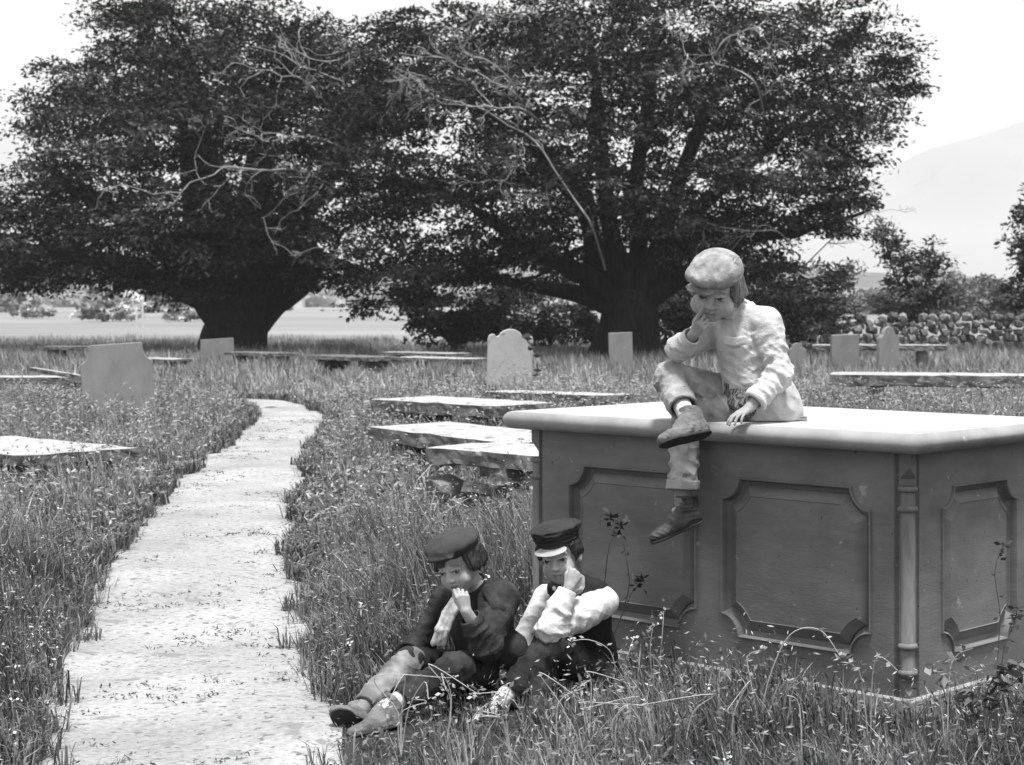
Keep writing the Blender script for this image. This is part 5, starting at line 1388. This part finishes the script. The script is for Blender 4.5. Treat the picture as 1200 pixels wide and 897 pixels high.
def blades(name, y0, y1, dens, wid, segs, seed, tone, label, half=.33, hs=1.0, lean=.35, extra=None):
    x, y, r = scatter(y0, y1, dens, seed, half)
    if extra is not None: k = extra(x, y, r); x, y = x[k], y[k]
    n = len(x); z = ground_z(x, y)
    h = height_map(x, y)*hs*r.uniform(.45, 1.25, n)
    # grass is shorter and trodden where the boys sit and just in front of the tomb
    px = 600+FPX*x/y
    for a, b, c, d in FIG:
        m = (px > b) & (px < a) & (y > c-.35) & (y < d)
        h[m] *= .20
    fr = (px > 560) & (y < 6.45); h[fr] *= .52
    fr = (px > 735) & (y >= 6.3) & (y < 7.9); h[fr] *= .42
    ang = r.uniform(0, 2*math.pi, n); w_ = wid*r.uniform(.6, 1.4, n)
    la = r.uniform(0, 2*math.pi, n); ln = h*np.abs(r.normal(0, lean, n)+.12)
    wind = .10*h
    dx, dy = np.cos(la)*ln-wind, np.sin(la)*ln
    bx, by = np.cos(ang)*w_*.5, np.sin(ang)*w_*.5
    tn = r.uniform(tone[0], tone[1], n)*(1+.30*_n2(x, y, .8, 3)+.45*_n2(x, y, 3.3, 6))
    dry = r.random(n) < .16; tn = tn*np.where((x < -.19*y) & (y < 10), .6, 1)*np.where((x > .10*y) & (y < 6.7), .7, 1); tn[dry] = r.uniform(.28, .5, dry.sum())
    lv = []
    for j in range(segs+1):
        t = j/segs; wv = (1-t)**.7 if j < segs else 0
        cx = x+dx*t**1.8; cy = y+dy*t**1.8; cz = z-.01+h*(t-.22*t*t*np.clip(ln/h, 0, 1.5))
        if j < segs: lv += [np.stack([cx-bx*wv, cy-by*wv, cz], 1), np.stack([cx+bx*wv, cy+by*wv, cz], 1)]
        else: lv += [np.stack([cx, cy, cz], 1)]
    k = len(lv); V = np.stack(lv, 1).reshape(-1, 3)
    b0 = np.arange(n)*k; F = []
    for j in range(segs-1):
        F.append(np.stack([b0+2*j, b0+2*j+1, b0+2*j+3], 1)); F.append(np.stack([b0+2*j, b0+2*j+3, b0+2*j+2], 1))
    F.append(np.stack([b0+2*segs-2, b0+2*segs-1, b0+2*segs], 1))
    F = np.concatenate(F)
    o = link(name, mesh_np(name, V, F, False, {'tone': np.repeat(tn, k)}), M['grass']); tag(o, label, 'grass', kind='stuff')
    print(name, n, len(F)); return o
def heads(name, y0, y1, dens, size, seed, m, label, tone, half=.33, hs=1.25, asp=.3, upr=1.0, cat='grass', per=1, sel=None):
    """seed heads, leaves or petals floating on stalk tops"""
    x, y, r = scatter(y0, y1, dens, seed, half)
    if sel is not None: k = sel(x, y, r); x, y = x[k], y[k]
    h = height_map(x, y)*hs*r.uniform(.4, 1.1, len(x))
    px = 600+FPX*x/y
    for a, b, c, d in FIG:
        mm = (px > b) & (px < a) & (y > c-.35) & (y < d); h[mm] *= .3
    h[(px > 560) & (y < 6.45)] *= .5; h[(px > 735) & (y >= 6.45) & (y < 7.9)] *= .5
    C_ = np.stack([x, y, ground_z(x, y)+h], 1); C_ = np.repeat(C_, per, 0)
    if per > 1: C_ += r.normal(0, size*.7, C_.shape)
    V, F, tn = leaves_mesh(C_, size, upr, asp, tone, seed, droop=-.2)
    o = link(name, mesh_np(name, V, F, False, {'tone': tn}), M[m]); tag(o, label, cat, kind='stuff')
    print(name, len(F))
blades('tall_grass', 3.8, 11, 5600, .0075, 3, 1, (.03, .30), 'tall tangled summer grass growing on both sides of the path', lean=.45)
blades('meadow_grass', 11, 26, 1000, .015, 2, 2, (.07, .42), 'rough grass around the middle grave slabs', lean=.45)
blades('distant_grass', 26, 66, 240, .045, 1, 3, (.14, .46), 'rough grass below the yews and along the field wall', lean=.5, half=.36)
heads('weed_leaves', 3.8, 12, 900, .026, 11, 'leafy', 'broad weed leaves in the near grass', (.04, .20), hs=.95, asp=.42)
heads('weed_foliage', 12, 27, 400, .034, 12, 'leafy', 'broad weed leaves in the middle grass', (.06, .26), hs=.95, asp=.6)
heads('seed_heads', 3.8, 12, 800, .024, 13, 'grass', 'pale nodding seed heads of the tall grass', (.30, .52), asp=.22, upr=.2)
heads('pale_seed_heads', 12, 30, 300, .05, 14, 'grass', 'pale seed heads in the middle grass', (.32, .52), asp=.3, upr=.2)
heads('white_flowers', 4.6, 12, 8, .013, 15, 'flower', 'small white flowers scattered in the grass', (.7, .9), asp=.9, upr=1.5, per=4, cat='flowers')
heads('daisies', 4.6, 9, 90, .014, 16, 'flower', 'white daisies crowding the dark grass left of the path', (.7, .9), asp=.9, upr=1.5, per=3, cat='flowers', hs=.8, sel=lambda x, y, r: (x < -.25*y+.25))
rr = np.random.default_rng(91); T_ = []
for pl, sg in ((Lp, 1), (Rp, -1)):
    for _ in range(420):
        i = rr.integers(0, NL-1)
        if pl[i, 1] < 4.5 or (sg < 0 and 6.2 < pl[i, 1] < 7.1): continue
        T_.append((pl[i, 0]+sg*rr.normal(0, .05), pl[i, 1]+rr.uniform(-.05, .05)))
T_ = np.array(T_); n = len(T_)*26; k_ = np.repeat(np.arange(len(T_)), 26)
x = T_[k_, 0]+rr.normal(0, .025, n); y = T_[k_, 1]+rr.normal(0, .025, n); z = ground_z(x, y)+.01
la = rr.uniform(0, 2*math.pi, n); ln = rr.uniform(.03, .12, n); h = rr.uniform(.03, .15, n); wv = rr.uniform(.003, .007, n)*np.where(y > 10, 2, 1)
tip = np.stack([x+np.cos(la)*ln, y+np.sin(la)*ln, z+h*.8], 1); mid = np.stack([x+np.cos(la)*ln*.4, y+np.sin(la)*ln*.4, z+h*.7], 1)
sd = np.stack([-np.sin(la)*wv, np.cos(la)*wv, 0*wv], 1); b_ = np.stack([x, y, z-.01], 1)
V = np.stack([b_-sd*.6, b_+sd*.6, mid+sd*.5, mid-sd*.5, tip], 1).reshape(-1, 3); q0 = np.arange(n)*5
F = np.concatenate([np.stack([q0, q0+1, q0+2], 1), np.stack([q0, q0+2, q0+3], 1), np.stack([q0+3, q0+2, q0+4], 1)])
tag(link('verge_tufts', mesh_np('verge_tufts', V, F, False, {'tone': np.repeat(rr.uniform(.04, .30, n), 5)}), M['grass']), 'low tufts of grass sprawling over both edges of the path', 'grass', kind='stuff')
# little tufts growing on the gravel
r = np.random.default_rng(77); n = 9000
y = np.sqrt(r.uniform(25, 24*24, n)); x = r.uniform(-.33, .1, n)*y
k = in_poly(x, y, poly); x, y = x[k], y[k]; k = (_n2(x, y, 2.2, 4)+_n2(x, y, 7, 1)*.6) > .25; x, y = x[k], y[k]
C_ = np.stack([x, y, ground_z(x, y)+.028], 1)
C_ = np.repeat(C_, 5, 0)+np.random.default_rng(3).normal(0, .012, (len(x)*5, 3))*np.array([1.6, 1.6, .25])
V, F, tn = leaves_mesh(C_, .020, .3, .35, (.08, .25), 9, droop=-.4)
tag(link('path_tufts', mesh_np('path_tufts', V, F, False, {'tone': tn}), M['grass']), 'small flat tufts of grass pushing through the gravel path', 'grass', kind='stuff')
# pebbles on the path
n = 5000; r = np.random.default_rng(78); y = np.sqrt(r.uniform(25, 15*15, n)); x = r.uniform(-.33, .1, n)*y; k = in_poly(x, y, poly); x, y = x[k], y[k]; n = len(x)
s = r.uniform(.004, .013, n); base = np.array([(1, 0, 0), (-.5, .8, 0), (-.5, -.8, 0), (0, 0, .7)])
V = (base[None]*s[:, None, None]*r.uniform(.7, 1.3, (n, 4, 1)))+np.stack([x, y, ground_z(x, y)+.019], 1)[:, None]
F = (np.array([(0, 1, 3), (1, 2, 3), (2, 0, 3)])[None]+np.arange(n)[:, None, None]*4).reshape(-1, 3)
tag(link('pebbles', mesh_np('pebbles', V.reshape(-1, 3), F), M['path']), 'loose pale pebbles on the path', 'pebbles', kind='stuff')

# ------------------------------------------------------------------ single weeds one can pick out
def weed(px, d, stems, label, m_stem='stalk', m_leaf='leafy', tone=(.10, .2), leaf=.045, nleaf=9, head=None, group='tall single weeds'):
    b = G(px, d); e = empty('weed', b, label, 'weed', group); r_ = random.Random(int(px*13))
    for st_ in stems:     # each stem: list of (px, py, depth)
        pts = curve([b]+[P(*q) for q in st_], 5); V, F = [], []
        tube((V, F), pts, np.linspace(.0026, .0012, len(pts)), 5)
        link('stem', mesh_np('stem', np.array(V), np.array(F), True), M[m_stem], e, True)
        C_ = []
        for k in range(nleaf):
            i = r_.randrange(len(pts)//4, len(pts)); C_.append(np.array(pts[i])+np.array([r_.uniform(-.02, .02), r_.uniform(-.02, .02), r_.uniform(-.01, .02)]))
        if nleaf:
            V, F, tn = leaves_mesh(np.array(C_), leaf, .8, .45, tone, int(px)+len(st_), 0)
            link('foliage', mesh_np('foliage', V, F, False, {'tone': tn}), M[m_leaf], e, True)['kind'] = 'stuff'
        if head:
            t_ = np.array(pts[-1]); rr_ = np.random.default_rng(int(px))
            C_ = t_+rr_.normal(0, head[1], (head[0], 3))
            V, F, tn = leaves_mesh(C_, head[2], .6, .6, head[3], int(px), 0)
            link('flower_head', mesh_np('flower_head', V, F, False, {'tone': tn}), M[head[4]], e, True)['kind'] = 'stuff'
D1 = 6.95
weed(700, 7.72, [[(712, 650, 7.70), (722, 628, 7.69), (728, 618, 7.68)], [(735, 700, 7.62), (733, 650, 7.60), (724, 612, 7.60), (716, 608, 7.60)], [(738, 700, 7.6), (745, 690, 7.6), (752, 680, 7.6)]], 'dark wiry weed standing against the left panel of the chest tomb', 'weed_dark', 'leafy', (.03, .07), .040, 10, (14, .018, .032, (.03, .06), 'leafy'))
weed(770, 7.02, [[(772, 790, 7.0), (776, 745, 6.98), (778, 716, 6.98)], [(764, 790, 7.0), (762, 760, 6.98), (765, 735, 6.98)]], 'slender white-flowered weed in front of the tomb between the boy and the right panel', 'stalk', 'leafy', (.15, .3), .03, 6, (10, .012, .016, (.9, 1.1), 'flower'))
weed(890, 6.62, [[(900, 800, 6.6), (925, 745, 6.58), (960, 738, 6.56), (985, 770, 6.54)], [(880, 800, 6.6), (876, 770, 6.6), (892, 762, 6.58)]], 'pale arching grass stalk bent over the lower edge of the right panel', 'stalk', 'grass', (.3, .5), .03, 4, (6, .01, .03, (.35, .5), 'grass'))
weed(1020, 6.25, [[(1022, 800, 6.25), (1030, 770, 6.2), (1052, 786, 6.2)], [(1010, 800, 6.25), (1000, 780, 6.2), (985, 776, 6.2)]], 'leafy pale weed below the corner column of the tomb', 'stalk', 'leafy', (.2, .4), .04, 12)
weed(1165, 6.5, [[(1170, 760, 6.5), (1172, 720, 6.5), (1166, 670, 6.5), (1176, 640, 6.5)], [(1175, 770, 6.5), (1185, 740, 6.5), (1192, 715, 6.5)]], 'tall dark seed-headed weed in front of the tomb end panel', 'weed_dark', 'leafy', (.05, .12), .035, 14, (8, .02, .025, (.05, .1), 'leafy'))
weed(1110, 6.1, [[(1112, 800, 6.1), (1120, 770, 6.1), (1140, 760, 6.05)], [(1100, 800, 6.1), (1090, 785, 6.1)]], 'short bushy weed at the base of the tomb end', 'stalk', 'leafy', (.12, .3), .04, 16)
weed(1150, 6.0, [[(1155, 820, 6.0), (1170, 790, 6.0), (1190, 780, 5.95)], [(1165, 820, 6.0), (1190, 800, 5.95), (1205, 770, 5.95)], [(1140, 830, 6.0), (1130, 815, 6.0)]], 'bushy broad-leaved weed in the bottom right corner', 'weed_dark', 'leafy', (.06, .18), .05, 40)
weed(622, 26.8, [[(624, 430, 26.7), (620, 405, 26.6), (618, 392, 26.6)], [(628, 440, 26.7), (630, 420, 26.6), (622, 405, 26.6)]], 'leafy sapling climbing the right edge of the scalloped headstone', 'weed_dark', 'leafy', (.05, .15), .14, 14)
weed(725, 7.1, [[(722, 790, 7.0), (714, 762, 6.95), (690, 750, 6.9), (668, 752, 6.88)], [(730, 790, 7.0), (735, 770, 6.95), (742, 750, 6.95)]], 'white-flowered weed leaning over the black trousers of the right boy', 'stalk', 'leafy', (.15, .35), .03, 7, (7, .015, .02, (.9, 1.1), 'flower'))
FGL = ['nodding grass weed nearest the dusty boots of the left boy', 'nodding grass weed in front of the left boy\'s knees', 'nodding grass weed in front of the pale stocking of the right boy', 'nodding grass weed below the right boy, left of the tomb base', 'nodding grass weed below the left panel of the tomb', 'nodding grass weed between the two front panels, foreground', 'nodding grass weed under the left half of the right panel', 'nodding grass weed under the right half of the right panel', 'nodding grass weed lowest in the picture, between the two ground boys', 'nodding grass weed touching the black trousers of the right boy']
for i, (px, py, d) in enumerate([(470, 850, 6.35), (520, 840, 6.3), (600, 862, 6.2), (655, 850, 6.2), (720, 860, 6.15), (800, 850, 6.2), (860, 860, 6.1), (940, 850, 6.0), (560, 868, 6.15), (690, 830, 6.4)]):
    r_ = random.Random(i+50)
    weed(px, d, [[(px+r_.uniform(-12, 12), py-r_.uniform(10, 30), d), (px+r_.uniform(-35, 35), py-r_.uniform(25, 62), d-.05), (px+r_.uniform(-60, 60), py-r_.uniform(15, 60), d-.1)] for _ in range(r_.randint(1, 4))], FGL[i], 'stalk', 'grass', (.10, .30), .024, 5, (7, .014, .018, (.3, .5), 'grass'), group='foreground grass weeds')

# ------------------------------------------------------------------ haze over the valley
bm = bmesh.new(); bmesh.ops.create_cube(bm, size=1)
HB = (-3300, 3300, -60, 3300, -1.5, 260)
for v in bm.verts:
    v.co = Vector((HB[0] if v.co.x < 0 else HB[1], HB[2] if v.co.y < 0 else HB[3], HB[4] if v.co.z < 0 else HB[5]))
hz = bpy.data.materials.new('haze'); hz.use_nodes = True; n = hz.node_tree; n.nodes.clear()
o = n.nodes.new('ShaderNodeOutputMaterial'); pv = n.nodes.new('ShaderNodeVolumePrincipled')
pv.inputs['Density'].default_value = .0004; pv.inputs['Color'].default_value = (.95, .95, .95, 1); pv.inputs['Anisotropy'].default_value = .3
n.links.new(pv.outputs[0], o.inputs['Volume'])
tag(link('haze', mesh_bm('haze', bm), hz), 'thin pale haze filling the valley', 'haze', kind='stuff')

print('TRIS', sum(sum(len(p.vertices)-2 for p in m.polygons) if len(m.polygons) < 3000 else len(m.loops)-2*len(m.polygons) for m in bpy.data.meshes))
